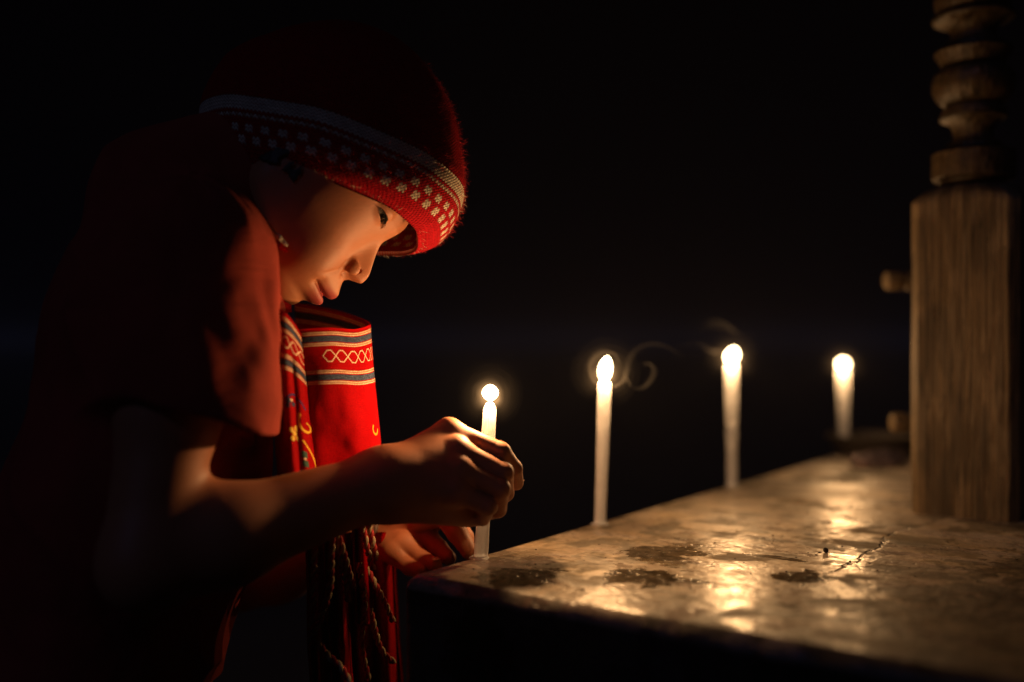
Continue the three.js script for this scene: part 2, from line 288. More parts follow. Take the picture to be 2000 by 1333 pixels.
// ------------------------------------------------------------------ wooden baluster post
{
  const W = 512, H = 1024;
  const grain = (u, v) => { const w = u * 40 + fbm(u * 6, v * 2, 3) * 2.2; return 0.55 * fbm(w, v * 3, 5) + 0.45 * fbm(u * 160, v * 5, 3); };
  const color = makeTex(W, H, (u, v, o) => {
    const g = grain(u, v), worn = sstep(fbm(u * 7 + 3, v * 9, 4) + 0.4 * fbm(u * 40, v * 8, 3), -0.05, 0.4), spot = sstep(noise2(u * 60, v * 50) + 0.5 * fbm(u * 120, v * 100, 2), 0.75, 1.0);
    const crackv = sstep(1 - Math.abs(noise2(u * 22 + 0.5 * fbm(u * 3, v * 5, 3), v * 1.3)), 0.955, 0.995) * sstep(noise2(u * 9, v * 3 + 4), 0, 0.3), kx = (u * 4 % 1 - 0.62) / 0.09, ky = (v - 0.63) / 0.05, knot = Math.exp(-kx * kx - ky * ky);
    const L = (0.23 + 0.26 * g + 0.13 * worn) * (1 - 0.6 * spot) * (1 - 0.75 * crackv) * (1 - 0.5 * knot) * (1 - 0.35 * sstep(fbm(u * 5 + 9, v * 4 + 2, 4), 0.08, 0.3)) * (0.7 + 0.5 * clamp(0.5 + fbm(u * 4, v * 5 + 8, 3), 0, 1));
    o[0] = L * 0.52; o[1] = L * 0.52 * (0.66 + 0.05 * worn); o[2] = L * 0.52 * (0.3 + 0.08 * worn);
  }, true);
  const bump = makeTex(W, H, (u, v, o) => { o[0] = o[1] = o[2] = 0.5 + 0.45 * grain(u, v) + 0.1 * fbm(u * 30, v * 40, 3); });
  const mat = std({ map: color, bumpMap: bump, bumpScale: 0.0022, roughness: 0.62 });
  const base = onTable(0.5133 + 0.0515, 0.24 + 0.0515), t = thing('baluster_post', 'carved wooden post with turned rings standing on the stone altar, cut by the right edge', 'post', base);
  const yaw = Math.atan2(-BX.z, BX.x), h = 0.0515, top = 0.339;
  // square shaft: its shoulders rise in an arch into the round neck
  const N = 64, rows = 60, shaft = surface(N * 4, rows, (u, v) => {
    const a = u * Math.PI * 2, y = v <= 0.92 ? v / 0.92 * (top - 0.012) : top - 0.012;
    const c = Math.cos(a), s = Math.sin(a), m = Math.max(Math.abs(c), Math.abs(s)), sq = Math.min(h / m, h * 1.41 - 0.006);
    let r = sq, yy = y;
    if (v > 0.92) { const q = (v - 0.92) / 0.08; r = lerp(sq, 0.036, q); yy = top - 0.012 + 0.012 * Math.sin(q * Math.PI / 2) - 0.3 * Math.max(0, sq - h) * (1 - q); } else yy = y - (y / (top - 0.012)) ** 8 * 0.3 * Math.max(0, sq - h);
    const wob = 0.0009 * fbm(a * 3, yy * 12, 3) + 0.0005 * fbm(a * 20, yy * 20, 2);
    return V(c * (r + wob), yy, s * (r + wob));
  }, { us: 4, vs: 1, closedU: true });
  const sm = mesh('square_shaft', shaft, mat, t); sm.rotation.y = yaw;
  const k = 1.062 / F, yOf = (py) => (CY - (py - 666.5) * k) - TY;
  const shadedWood = std({ map: color, bumpMap: bump, bumpScale: 0.0022, roughness: 0.5, color: col(0.4, 0.37, 0.33) });  // same wood tinted darker: shade on the turned parts put into the colour
  const ring = (name, prof) => { const m = mesh(name, new THREE.LatheGeometry(new THREE.CatmullRomCurve3(prof.map(([r, py]) => V(r * k, yOf(py), 0)), false, 'centripetal').getPoints(46).map((p) => new THREE.Vector2(Math.max(0.001, p.x), p.y)), 72), shadedWood, t); return m; };
  const box = (prof, name) => { const m = mesh(name, new THREE.LatheGeometry(prof.map(([r, py]) => new THREE.Vector2(r * k, yOf(py))), 72), shadedWood, t); return m; };
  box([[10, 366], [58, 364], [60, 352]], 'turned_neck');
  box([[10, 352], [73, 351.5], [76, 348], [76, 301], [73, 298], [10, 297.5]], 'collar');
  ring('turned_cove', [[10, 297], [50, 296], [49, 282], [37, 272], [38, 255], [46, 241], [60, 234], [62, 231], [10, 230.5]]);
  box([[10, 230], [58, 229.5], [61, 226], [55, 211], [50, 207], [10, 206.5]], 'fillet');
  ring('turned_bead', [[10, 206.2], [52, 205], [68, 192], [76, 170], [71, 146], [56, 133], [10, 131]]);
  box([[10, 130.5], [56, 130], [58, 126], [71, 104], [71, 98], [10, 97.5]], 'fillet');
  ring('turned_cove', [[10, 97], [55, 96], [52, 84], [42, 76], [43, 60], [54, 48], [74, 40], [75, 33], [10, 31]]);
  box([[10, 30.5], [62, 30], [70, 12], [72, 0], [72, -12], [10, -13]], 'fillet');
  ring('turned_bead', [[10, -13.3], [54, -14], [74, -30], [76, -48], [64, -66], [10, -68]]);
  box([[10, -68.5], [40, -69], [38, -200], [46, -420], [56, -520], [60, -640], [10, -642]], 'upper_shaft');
  // two pegs that stick out behind the shaft
  for (const [py, x] of [[548, 1729], [826, 1741]]) {
    const p = at(x, py, 1.19), q = at(1830, py, 1.19), d = q.clone().sub(p), L = d.length();
    const g = new THREE.LatheGeometry([[0.001, 0], [0.0095, 0.0004], [0.0115, 0.003], [0.0115, 0.017], [0.0085, 0.02], [0.0085, 0.023], [0.0125, 0.026], [0.0125, L]].map(([r, y]) => new THREE.Vector2(r, y)), 20);
    const m = mesh('peg', g, mat, t); m.quaternion.setFromUnitVectors(V(0, 1, 0), d.normalize()); m.position.copy(p).sub(base);
  }
}

// ------------------------------------------------------------------ candles
const FLAME = new THREE.Color().setRGB(1, 0.54, 0.22);
const waxTex = makeTex(64, 512, (u, v, o) => { const n = fbm(u * 6, v * 30, 4) * 0.06 + fbm(u * 16, v * 4, 3) * 0.05; o[0] = 0.86 + n; o[1] = 0.87 + n; o[2] = 0.89 + n; }, true);
const waxBump = makeTex(128, 512, (u, v, o) => { o[0] = o[1] = o[2] = 0.5 + 0.5 * fbm(u * 5, v * 14, 4); });
const wax = phys({ map: waxTex, bumpMap: waxBump, bumpScale: 0.0012, roughness: 0.6, transmission: 0.66, thickness: 0 });
const FLAMES = [];
const wickMat = std({ color: col(0.02, 0.015, 0.012), roughness: 1 });
const flameMat = std({ color: col(0, 0, 0), emissive: col(1, 0.72, 0.36), emissiveIntensity: 22, roughness: 1 });
function candle(foot, head, rFoot, rHead, flameH, flameW, label, opt = {}) {
  const t = thing('candle', label, 'candle', foot, 'lit white candles along the edge of the stone altar');
  const axis = head.clone().sub(foot), L = axis.length(), q = new THREE.Quaternion().setFromUnitVectors(V(0, 1, 0), axis.clone().normalize());
  const prof = [], n = 60, tip = opt.tip ?? 0.006;
  for (let i = 0; i <= n; i++) {
    const s = i / n, y = s * (L - tip); let r = lerp(rFoot, rHead, s) + 0.00022 * fbm(s * 9 + L * 50, 1, 3);
    for (const [c, w, a] of opt.rings ?? []) r += a * Math.exp(-(((s - c) / w) ** 2));
    prof.push(new THREE.Vector2(r, y));
  }
  if (opt.pointed) for (const [f, y] of [[0.98, 0.12], [0.9, 0.4], [0.74, 0.7], [0.52, 0.92], [0.3, 1]]) prof.push(new THREE.Vector2(rHead * f, L - tip + y * tip));
  else for (const [f, y] of [[1, 0.3], [0.97, 0.75], [0.86, 1], [0.72, 0.82], [0.45, 0.4], [0.2, 0.35]]) prof.push(new THREE.Vector2(rHead * f, L - tip + y * tip));
  const body = mesh('wax_body', new THREE.LatheGeometry(prof, 28), wax, t); body.quaternion.copy(q);
  const tilt = opt.tilt ?? 0;
  const top = V(0, L, 0).applyQuaternion(q);
  mesh('wick', tube([top.clone().add(V(0, -0.004, 0)), top.clone().add(V(0.0002, 0.001, 0)), top.clone().add(V(tilt * 0.006, 0.0045, 0))], 0.0007, 10, 6), wickMat, t);
  const fp = []; for (let i = 0; i <= 24; i++) { const s = i / 24; fp.push(new THREE.Vector2(Math.max(0.00005, flameW * Math.pow(Math.sin(Math.PI * Math.pow(s, opt.round ?? 0.8)), 0.58)), s * flameH)); }
  const fg = new THREE.LatheGeometry(fp, 20), P = fg.attributes.position;
  for (let i = 0; i < P.count; i++) { const y = P.getY(i); P.setX(i, P.getX(i) + tilt * y * y / flameH); }
  fg.computeVertexNormals();
  const fl = mesh('flame', fg, flameMat, t); fl.position.copy(top).add(V(0, opt.lift ?? 0.0005, 0)); fl.castShadow = false;
  const l = new THREE.PointLight(FLAME, opt.power ?? 0.09); l.name = 'flame_light'; l.position.copy(fl.position).add(V(tilt * 0.25 * flameH, flameH * (opt.low ?? 0.3), 0));
  FLAMES.push(l.position.clone().add(foot)); l.castShadow = true; l.shadow.radius = 0.2; l.shadow.mapSize.set(1024, 1024); t.add(l);
  // wax that ran down and set at the foot
  if (!opt.noPool) {
    const pool = new THREE.LatheGeometry([[0.001, 0.0022], [0.0056, 0.002], [0.0066, 0.0014], [0.0078, 0.0006], [0.0088, -0.0004]].map(([r, y]) => new THREE.Vector2(r, y)), 30), A = pool.attributes.position;
    for (let i = 0; i < A.count; i++) { const a = Math.atan2(A.getZ(i), A.getX(i)), k = 1 + 0.18 * noise2(Math.cos(a) * 1.6 + L * 90, Math.sin(a) * 1.6); A.setX(i, A.getX(i) * k); A.setZ(i, A.getZ(i) * k); }
    pool.computeVertexNormals(); mesh('wax_pool', pool, wax, t);
  }
  return t;
}
const c1f = onTable(0.083, 0.012), c1d = -c1f.z;
candle(c1f, at(957.5, 786, c1d - 0.004), 0.0056, 0.0056, 0.0138, 0.0068, 'white candle steadied by the boy\'s hands at the altar corner', { pointed: true, round: 1.0, tip: 0.0075, lift: 0.0008, noPool: false, power: 0.096 });
const c2f = onTable(0.2728, 0.0125), c2d = -c2f.z;
candle(c2f, at(1181, 748, c2d), 0.0055, 0.0066, 0.0255, 0.0068, 'white candle alone between the boy\'s hand and the ridged candle', { tilt: 0.1, round: 0.9, power: 0.096 });
const c3f = onTable(0.5878, 0.0125), c3d = -c3f.z;
candle(c3f, at(1429, 712, c3d), 0.0064, 0.0082, 0.0205, 0.0086, 'white candle with a waxy bulge halfway up, third from the boy', { tilt: 0.14, round: 0.95, rings: [[0.46, 0.02, 0.0012], [0.5, 0.03, -0.0014], [0.3, 0.12, -0.0006]], power: 0.096 });
const c4f = onTable(1.02, 0.012, 0.0102), c4d = -c4f.z;
candle(c4f, at(1647, 722, c4d), 0.0062, 0.009, 0.0165, 0.0088, 'farthest white candle, short, standing in the dark dish near the post', { round: 1, power: 0.096 });

// ------------------------------------------------------------------ dark tray and crumpled wrapper behind the post
{
  const m = std({ color: col(0.022, 0.014, 0.009), roughness: 0.75 });
  const c = onTable(1.04, 0.05), t = thing('offering_tray', 'dark round wooden dish at the far end of the altar behind the post', 'tray', c);
  const prof = [[0.001, 0.001], [0.05, 0.001], [0.056, 0.005], [0.061, 0.016], [0.066, 0.026], [0.068, 0.029], [0.066, 0.031], [0.06, 0.028], [0.055, 0.018], [0.05, 0.0105], [0.001, 0.01]];
  mesh('bowl', new THREE.LatheGeometry(prof.map(([r, y]) => new THREE.Vector2(r, y)), 64), m, t);
  mesh('rim', new THREE.TorusGeometry(0.067, 0.0032, 10, 64).rotateX(Math.PI / 2).translate(0, 0.029, 0), m, t);
  const foil = std({ color: col(0.45, 0.36, 0.38), roughness: 0.12, metalness: 0.75 });
  const g = new THREE.IcosahedronGeometry(1, 5), p = g.attributes.position;
  for (let i = 0; i < p.count; i++) { const x = p.getX(i), y = p.getY(i), z = p.getZ(i), k = 1 + 0.28 * noise3(x * 3, y * 3, z * 3) + 0.16 * Math.abs(noise3(x * 7 + 4, y * 7, z * 7)); p.setXYZ(i, x * k * 0.046, Math.max(-0.006, y * k * 0.014), z * k * 0.022); }
  g.computeVertexNormals();
  const w = mesh('wrapper', g, foil, null, true); w.position.copy(onTable(0.90, 0.10, 0.008)); w.rotation.y = 0.5;
  tag(w, 'crumpled shiny wrapper lying in front of the dark dish', 'wrapper');
}
// small litter on the stone
{
  const g = new THREE.IcosahedronGeometry(0.0022, 2), p = g.attributes.position;
  for (let i = 0; i < p.count; i++) { const k = 1 + 0.3 * noise3(p.getX(i) * 700, p.getY(i) * 700, p.getZ(i) * 700); p.setXYZ(i, p.getX(i) * k, p.getY(i) * k, p.getZ(i) * k); }
  g.computeVertexNormals();
  const dark = std({ color: col(0.03, 0.02, 0.015), roughness: 0.8 });
  const s = mesh('burnt_crumb', g, dark, null, true); s.position.copy(onTable(0.2688, 0.2352, 0.002)); tag(s, 'small burnt black crumb near the crack in the stone', 'crumb');
  const geos = [];
  for (let i = 0; i < 260; i++) {
    const a = 0.03 + rnd() * 0.5, b = 0.03 + rnd() * 0.36, r = 0.0003 + 0.0007 * rnd() * rnd(), q = new THREE.IcosahedronGeometry(r, 0); q.scale(1 + rnd(), 0.6, 1 + rnd()); q.rotateY(rnd() * 6);
    const o = onTable(a, b, r * 0.4); q.translate(o.x, o.y, o.z); geos.push(q);
  }
  const c = mesh('grit', mergeGeometries(geos), dark, null, true); tag(c, 'dark specks of grit scattered over the stained stone', 'grit', { kind: 'stuff' });
}

// ------------------------------------------------------------------ smoke curls between the second and third candle
{
  const mat = std({ color: col(0.9, 0.86, 0.8), roughness: 1, transparent: true, opacity: 0.0034, side: THREE.DoubleSide }), faint = std({ color: col(0.9, 0.86, 0.8), roughness: 1, transparent: true, opacity: 0.0014, side: THREE.DoubleSide });
  const path = (list, d0, d1, spread, n, name, label, m = mat) => {
    spread *= 1.5; n = Math.min(n, 4);
    const geos = [];
    for (let k = 0; k < n; k++) {
      const off = (k / (n - 1) - 0.5) * spread, ph = rnd() * 9;
      const pts = list.map(([x, y], i) => at(x + off * (0.6 + 0.5 * noise2(i * 0.5, ph)) , y + off * 0.8 * noise2(i * 0.4 + 4, ph) + off * 0.5, lerp(d0, d1, i / (list.length - 1)) + off * 0.0006));
      geos.push(tube(pts, (t) => 0.0004 + 0.0018 * Math.sin(Math.PI * t) * (0.5 + 0.5 * noise2(t * 7, k * 3.3)), 90, 6));
    }
    tag(mesh(name, mergeGeometries(geos), m, null, true), label, 'smoke', { kind: 'stuff' });
  };
  path([[1198, 756], [1218, 744], [1224, 722], [1228, 704], [1244, 682], [1270, 671], [1300, 676], [1322, 690], [1340, 700]], 0.99, 1.1, 7, 7, 'smoke_curl', 'thin smoke curl arching right of the second candle flame');
  path([[1224, 740], [1236, 758], [1256, 758], [1272, 742], [1277, 724], [1268, 711], [1257, 714]], 1.0, 1.06, 5, 6, 'smoke_ring', 'round spiral of smoke beside the second candle flame');
  path([[1322, 690], [1326, 679], [1345, 674], [1370, 674], [1382, 684], [1396, 689], [1412, 684]], 1.12, 1.27, 6, 6, 'smoke_curl', 'thread of smoke reaching left from the third candle flame', faint);
  path([[1362, 660], [1372, 640], [1392, 630], [1420, 634], [1440, 650]], 1.2, 1.27, 14, 6, 'smoke_curl', 'faint smoke loop above the third candle flame', faint);
  path([[1165, 752], [1154, 735], [1152, 715], [1162, 698], [1180, 688], [1200, 692], [1206, 706]], 0.985, 0.985, 6, 7, 'smoke_curl', 'bright wisp of smoke curled round the second candle flame', faint);
}
// ------------------------------------------------------------------ shells added round each flame to imitate its halo of glare and smoke
{
  const mat = std({ color: col(0.95, 0.9, 0.84), roughness: 1, transparent: true, opacity: 1, vertexColors: true, side: THREE.DoubleSide });
  const where = ['held in the boy\'s hands', 'of the second candle', 'of the third candle', 'of the farthest candle'];
  FLAMES.forEach((c, k) => {
    const geos = [], n = k ? 8 : 11, step = k ? [0.17, 0.11, 0.07, 0.042, 0.025, 0.015, 0.008, 0.0036] : [0.19, 0.13, 0.088, 0.06, 0.041, 0.028, 0.018, 0.0115, 0.0072, 0.004, 0.0022];
    for (let i = 0; i < n; i++) {
      const r = 0.0083 * Math.pow(k ? 3.9 : 3.3, i / (n - 1)), g = new THREE.SphereGeometry(r, 64, 40), p = g.attributes.position, cc = new Float32Array(p.count * 4), a0 = step[i] * Math.PI * r * r / 0.085;
      for (let q = 0; q < p.count; q++) {
        const x = p.getX(q) / r, y = p.getY(q) / r, z = p.getZ(q) / r, w = 1 + (k ? 0.1 : 0.045) * noise3(x * 1.4 + i * 0.35, y * 1.4, z * 1.4 + k * 7) + 0.05 * y;
        p.setXYZ(q, x * r * w, y * r * w, z * r * w); cc.set([1, 1, 1, a0 * (1 + 0.7 * noise3(x * 1.5 + i * 0.9, y * 1.5 + 4, z * 1.5 + k * 5))], q * 4);
      }
      g.setAttribute('color', new THREE.BufferAttribute(cc, 4)); g.computeVertexNormals(); g.translate(c.x, c.y + 0.001, c.z); geos.push(g);
    }
    tag(mesh('flame_halo', mergeGeometries(geos), mat, null, true), 'faint added halo for glare and smoke round the flame ' + where[k], 'smoke', { kind: 'stuff' });
  });
}
// ------------------------------------------------------------------ the boy
const boy = thing('person', 'boy in red knit hat, maroon t-shirt and embroidered red scarf, head bowed, setting a candle', 'person', V(0, 0, 0));
boy.userData.category = 'person';
// head frame: f forward, u up along the face, s towards the right cheek; millimetres, origin on the bridge of the nose
const NOSE = at(751, 469, 0.842), HS = 0.001028;
const FR = { f: V(0.583, -0.815, 0), u: V(0.815, 0.583, 0), s: V(0, 0, 1) };
{
  const roll = 11 * Math.PI / 180, yaw = 2.5 * Math.PI / 180;
  const s1 = FR.s.clone().multiplyScalar(Math.cos(roll)).addScaledVector(FR.u, Math.sin(roll)), u1 = FR.u.clone().multiplyScalar(Math.cos(roll)).addScaledVector(FR.s, -Math.sin(roll));
  const f2 = FR.f.clone().multiplyScalar(Math.cos(yaw)).addScaledVector(s1, Math.sin(yaw)), s2 = s1.clone().multiplyScalar(Math.cos(yaw)).addScaledVector(FR.f, -Math.sin(yaw));
  FR.f = f2; FR.u = u1; FR.s = s2;
}
const headToWorld = (f, u, s) => NOSE.clone().addScaledVector(FR.f, f * HS).addScaledVector(FR.u, u * HS).addScaledVector(FR.s, s * HS);
const f0 = curve([[-112, -30], [-106, -14], [-103, -9], [-98, -3.5], [-92, 0.5], [-86, 2.6], [-80, 3], [-70, 5], [-60, 6], [-50, 5], [-40, 3], [-30, -1], [-20, -2], [-10, -2], [0, -1], [10, 0.5], [20, 1], [40, -1], [60, -7]]);
const Wd = curve([[-112, 12], [-106, 20], [-100, 27], [-90, 39], [-75, 49], [-60, 56], [-40, 61.5], [-20, 64], [0, 65], [14, 63.5], [30, 58], [60, 46]]);
const Dp = curve([[-112, 30], [-103, 40], [-95, 50], [-80, 60], [-60, 66], [-40, 66], [-20, 62], [0, 60], [25, 62], [60, 62]]);
const hN = curve([[-52, 0], [-47, 2], [-43.6, 4.8], [-41, 8.5], [-38, 14.2], [-36, 17.2], [-32, 18.9], [-29, 18.9], [-26, 17.8], [-20, 13.6], [-12.7, 8.2], [-5, 3.2], [0, 1.2], [6, 0.3], [14, 0]]);
const sN = curve([[-50, 5], [-42, 6.5], [-38, 8.5], [-33, 9.2], [-27, 8.2], [-20, 7], [-10, 6.6], [0, 7], [14, 9]]);
const hL = curve([[-86, 0], [-82, -0.4], [-79.2, 1.4], [-76.2, 6.6], [-72.6, 9.4], [-69.8, 9], [-68, 7.2], [-66.6, 4.8], [-65.2, 6.2], [-63.3, 9], [-61, 10.2], [-57, 10.4], [-53, 8], [-49, 4.6], [-45, 1.5], [-41, 0]]);
const EYE = { f: -18.5, u: 8, s: 29.5, r: 12 };
function headMM(f, u, s) {
  const a = Math.abs(s), uc = u < -112 ? -112 : u > 60 ? 60 : u;
  const W = Wd(uc), D = Dp(uc), ff = f0(uc), fc = ff - D, df = Math.max(0, f - fc);
  const q0 = Math.hypot(df / D, a / W), q1 = Math.hypot(df / (D * D), a / (W * W)) || 1e-6;
  let d = q0 < 0.3 ? -Math.min(W, D) * (1 - q0) : q0 * (q0 - 1) / q1;
  const fw = sstep(df / D, 0.35, 0.75);
  // displacement of the front of the face
  if (fw > 0 && u > -112 && u < 40 && a < 75) {
    let h = 0;
    if (a < 48) {
      if (u > -52 && u < 14) h += hN(u) * Math.exp(-Math.pow(a / (sN(u) + 0.8), 2));
      if (u > -86 && u < -41) h += hL(u) * Math.exp(-Math.pow(a / 17, 2.1));
      if (a < 30) { const mu = u + 66.4 - 1.2 * (a / 20) ** 2, corner = Math.exp(-Math.pow(a / 22, 6));
      h -= 3.8 * Math.exp(-((mu / 1.3) ** 2)) * corner * (0.5 + 0.5 * sstep(a, 0, 14));
      h -= 1.6 * Math.exp(-(((a - 22) / 4) ** 2) - ((u + 65) / 5) ** 2);
      h -= 0.8 * Math.exp(-((a / 2.6) ** 2)) * sstep(u, -56, -51) * sstep(-u, 44, 47); }
    }
    h += 3.4 * Math.exp(-(((u + 36) / 24) ** 2) - ((a - 38) / 18) ** 2);
    h += 3.6 * Math.exp(-(((u + 62) / 20) ** 2) - ((a - 37) / 15) ** 2);
    h -= 5.2 * Math.exp(-(((u - 8) / 9) ** 2) - ((a - 26) / 13) ** 2);
    h += 2.4 * Math.exp(-(((u - 20) / 6) ** 2) - ((a - 26) / 16) ** 2);
    h -= 1.1 * Math.exp(-(((u + 46 + (a - 18) * 0.9) / 3.2) ** 2)) * sstep(a, 14, 18) * sstep(-a, -34, -24);
    d -= h * fw;
  }
  // jaw underside and back
  d = smax(d, (f + 5) * -0.46 + (u + 106) * -0.888, 14);
  d = smax(d, -96 - f, 20);
  d = smax(d, u - 28, 26);
  // cranium
  { const x = (f + 88) / 84, y = (u - 22) / 58, z = a / 59, k0 = Math.hypot(x, y, z), k1 = Math.hypot(x / 84, y / 58, z / 59) || 1e-6; d = smin(d, k0 < 0.3 ? -40 : k0 * (k0 - 1) / k1, 14); }
  if (f > -45) {
    // wings of the nose, nostrils
    { const x = (f - 4.5) / 8.5, y = (u + 35.5) / 6.2, z = (a - 11.6) / 5.2, k0 = Math.hypot(x, y, z), k1 = Math.hypot(x / 8.5, y / 6.2, z / 5.2) || 1e-6; d = smin(d, k0 * (k0 - 1) / k1, 3.4); }
    d = smax(d, -NOSTRIL(f, u, a), 1.2);
    // eyelids over the eyeball
    const ex = f - EYE.f, ey = u - EYE.u, ez = a - EYE.s, er = Math.hypot(ex, ey, ez);
    if (er < 26) {
      d = smin(d, er - 13.5, 3.5);
      const el = Math.atan2(ey, Math.hypot(ex, ez) * Math.sign(ex || 1)), az = Math.atan2(ez, ex);
      const e = Math.hypot((az - 0.30) / 0.98, (el + 0.33 - 0.10 * Math.sin(az)) / 0.2);
      const open = Math.max((e - 1) * 2.4, er - 18, 4 - ex - 8);
      const crease = Math.hypot((el + 0.02 - 0.12 * Math.cos(az - 0.3)) * 13, (er - 14.3));
      { const k = sstep(az, -0.6, -0.1) * sstep(-az, -1.45, -1.0); if (k > 0) d = smax(d, -(crease - 0.75 * k), 0.8); }
      d = smax(d, -open, 0.5);
    }
  }
  return d;
}
const NOSTRIL = cone(10.5, -31.8, 6.8, 7, -44, 10.4, 1.6, 3.0);
const headLocal = (x, y, z) => { x -= NOSE.x; y -= NOSE.y; z -= NOSE.z; return [(x * FR.f.x + y * FR.f.y + z * FR.f.z) / HS, (x * FR.u.x + y * FR.u.y + z * FR.u.z) / HS, (x * FR.s.x + y * FR.s.y + z * FR.s.z) / HS]; };
const sdHead = (x, y, z) => {
  x -= NOSE.x; y -= NOSE.y; z -= NOSE.z;
  return headMM((x * FR.f.x + y * FR.f.y + z * FR.f.z) / HS, (x * FR.u.x + y * FR.u.y + z * FR.u.z) / HS, (x * FR.s.x + y * FR.s.y + z * FR.s.z) / HS) * HS;
};
const J = {
  shR: at(374, 508, 0.75), elR: at(285, 1100, 0.695), wrR: at(752, 943, 0.782),
  shL: at(400, 545, 1.0), elL: at(470, 1130, 1.03), wrL: at(705, 1048, 0.945),
  neck: at(335, 400, 0.835), chest: at(335, 660, 0.83), belly: at(282, 980, 0.83), hip: V(-0.36, 0.6, -0.83),
};
const flat = (a, b, ra, rb, k) => { const c = cone(a.x, a.y, a.z * k, b.x, b.y, b.z * k, ra, rb); return (x, y, z) => c(x, y, z * k); };
const torsoParts = [flat(J.chest, J.belly, 0.078, 0.078, 0.68), flat(J.belly, J.hip, 0.08, 0.088, 0.68), coneV(J.shR.clone().lerp(J.shL, 0.1), J.shL, 0.042, 0.045), coneV(J.neck, J.chest, 0.052, 0.072)];
const sdTorso = (x, y, z) => { let d = 1; for (const p of torsoParts) d = smin(d, p(x, y, z), 0.05); return d; };
const neckCone = coneV(headToWorld(-95, -10, 0), J.neck, 0.046, 0.05);
const fore = (el, wr) => { const m = el.clone().lerp(wr, 0.3); return [coneV(el, m, 0.029, 0.0335), coneV(m, wr, 0.0335, 0.0232)]; };
const armR = [coneV(J.shR, J.shR.clone().lerp(J.elR, 0.5), 0.036, 0.034), coneV(J.shR.clone().lerp(J.elR, 0.5), J.elR, 0.034, 0.029), ...fore(J.elR, J.wrR)];
const armL = [coneV(J.shL, J.elL, 0.036, 0.029), ...fore(J.elL, J.wrL)];
const sdList = (list, k) => (x, y, z) => { let d = 1; for (const p of list) d = smin(d, p(x, y, z), k); return d; };
const sdArmR = sdList(armR, 0.02), sdArmL = sdList(armL, 0.02);
const chain = (pts, radii) => { const c = []; for (let i = 0; i < pts.length - 1; i++) c.push(coneV(pts[i], pts[i + 1], radii[i], radii[i + 1])); return sdList(c, 0.0022); };
function hand(wr, palm, fingers, fore) {
  const P = sdList(palm, 0.012), Fs = fingers;
  return (x, y, z) => { let fd = 1; for (const q of Fs) fd = smin(fd, q(x, y, z), 0.0016); return smin(smin(P(x, y, z), fd, 0.007), fore(x, y, z), 0.016); };
}
const HR = {
  i: [at(876, 844, 0.813), at(977, 884, 0.808), at(1003, 916, 0.819), at(1008, 944, 0.832)],
  m: [at(893, 882, 0.798), at(982, 924, 0.796), at(986, 963, 0.813), at(966, 986, 0.828)],
  r: [at(897, 918, 0.787), at(977, 956, 0.787), at(972, 995, 0.803), at(948, 1004, 0.818)],
  l: [at(886, 958, 0.779), at(953, 990, 0.780), at(942, 1012, 0.795), at(920, 1013, 0.806)],
  t: [at(800, 940, 0.81), at(860, 975, 0.838), at(905, 1006, 0.85)],
};
const palmR = [coneV(J.wrR, HR.i[0], 0.021, 0.0105), coneV(J.wrR, HR.m[0], 0.021, 0.0108), coneV(J.wrR, HR.r[0], 0.021, 0.0104), coneV(J.wrR, HR.l[0], 0.02, 0.0105), coneV(at(800, 945, 0.79), at(870, 950, 0.797), 0.02, 0.017), coneV(at(772, 974, 0.785), at(905, 1000, 0.80), 0.018, 0.012), coneV(J.wrR, HR.t[0], 0.018, 0.012)];
const sdHandR = hand(J.wrR, palmR, [chain(HR.i, [0.0098, 0.0083, 0.007, 0.0062]), chain(HR.m, [0.0098, 0.0084, 0.0072, 0.0064]), chain(HR.r, [0.0094, 0.008, 0.0068, 0.006]), chain(HR.l, [0.0086, 0.0071, 0.0061, 0.0054]), chain(HR.t, [0.012, 0.0098, 0.0082])], sdArmR);
const HL = {
  t: [at(785, 1022, 0.905), at(866, 1006, 0.869), at(893, 1042, 0.858), at(917, 1079, 0.848)],
  i: [at(835, 1006, 0.905), at(893, 1022, 0.888), at(909, 1050, 0.874), at(914, 1079, 0.862)],
  m: [at(825, 1040, 0.895), at(858, 1074, 0.878), at(876, 1090, 0.868)],
  r: [at(790, 1062, 0.885), at(826, 1094, 0.868), at(849, 1105, 0.856)],
  l: [at(768, 1080, 0.88), at(800, 1108, 0.866), at(820, 1117, 0.856)],
};
const palmL = [coneV(J.wrL, HL.i[0], 0.021, 0.0105), coneV(J.wrL, HL.m[0], 0.021, 0.0105), coneV(J.wrL, HL.r[0], 0.02, 0.01), coneV(J.wrL, HL.l[0], 0.019, 0.0092), coneV(J.wrL, HL.t[0], 0.019, 0.012)];
const sdHandL = hand(J.wrL, palmL, [chain(HL.t, [0.012, 0.0096, 0.0088, 0.0068]), chain(HL.i, [0.0098, 0.0082, 0.0072, 0.006]), chain(HL.m, [0.0098, 0.008, 0.0065]), chain(HL.r, [0.009, 0.0078, 0.0064]), chain(HL.l, [0.0082, 0.007, 0.0058])], sdArmL);
const SKIN = [0.42, 0.155, 0.072];
const skinNoise = (x, y, z, o, k = 1) => { const n = 0.05 * fbm3(x * 90, y * 90, z * 90, 3) + 0.05 * noise3(x * 22, y * 22, z * 22); o[0] = SKIN[0] * k * (1 + n); o[1] = SKIN[1] * k * (1 + n * 1.4); o[2] = SKIN[2] * k * (1 + n * 1.6); };
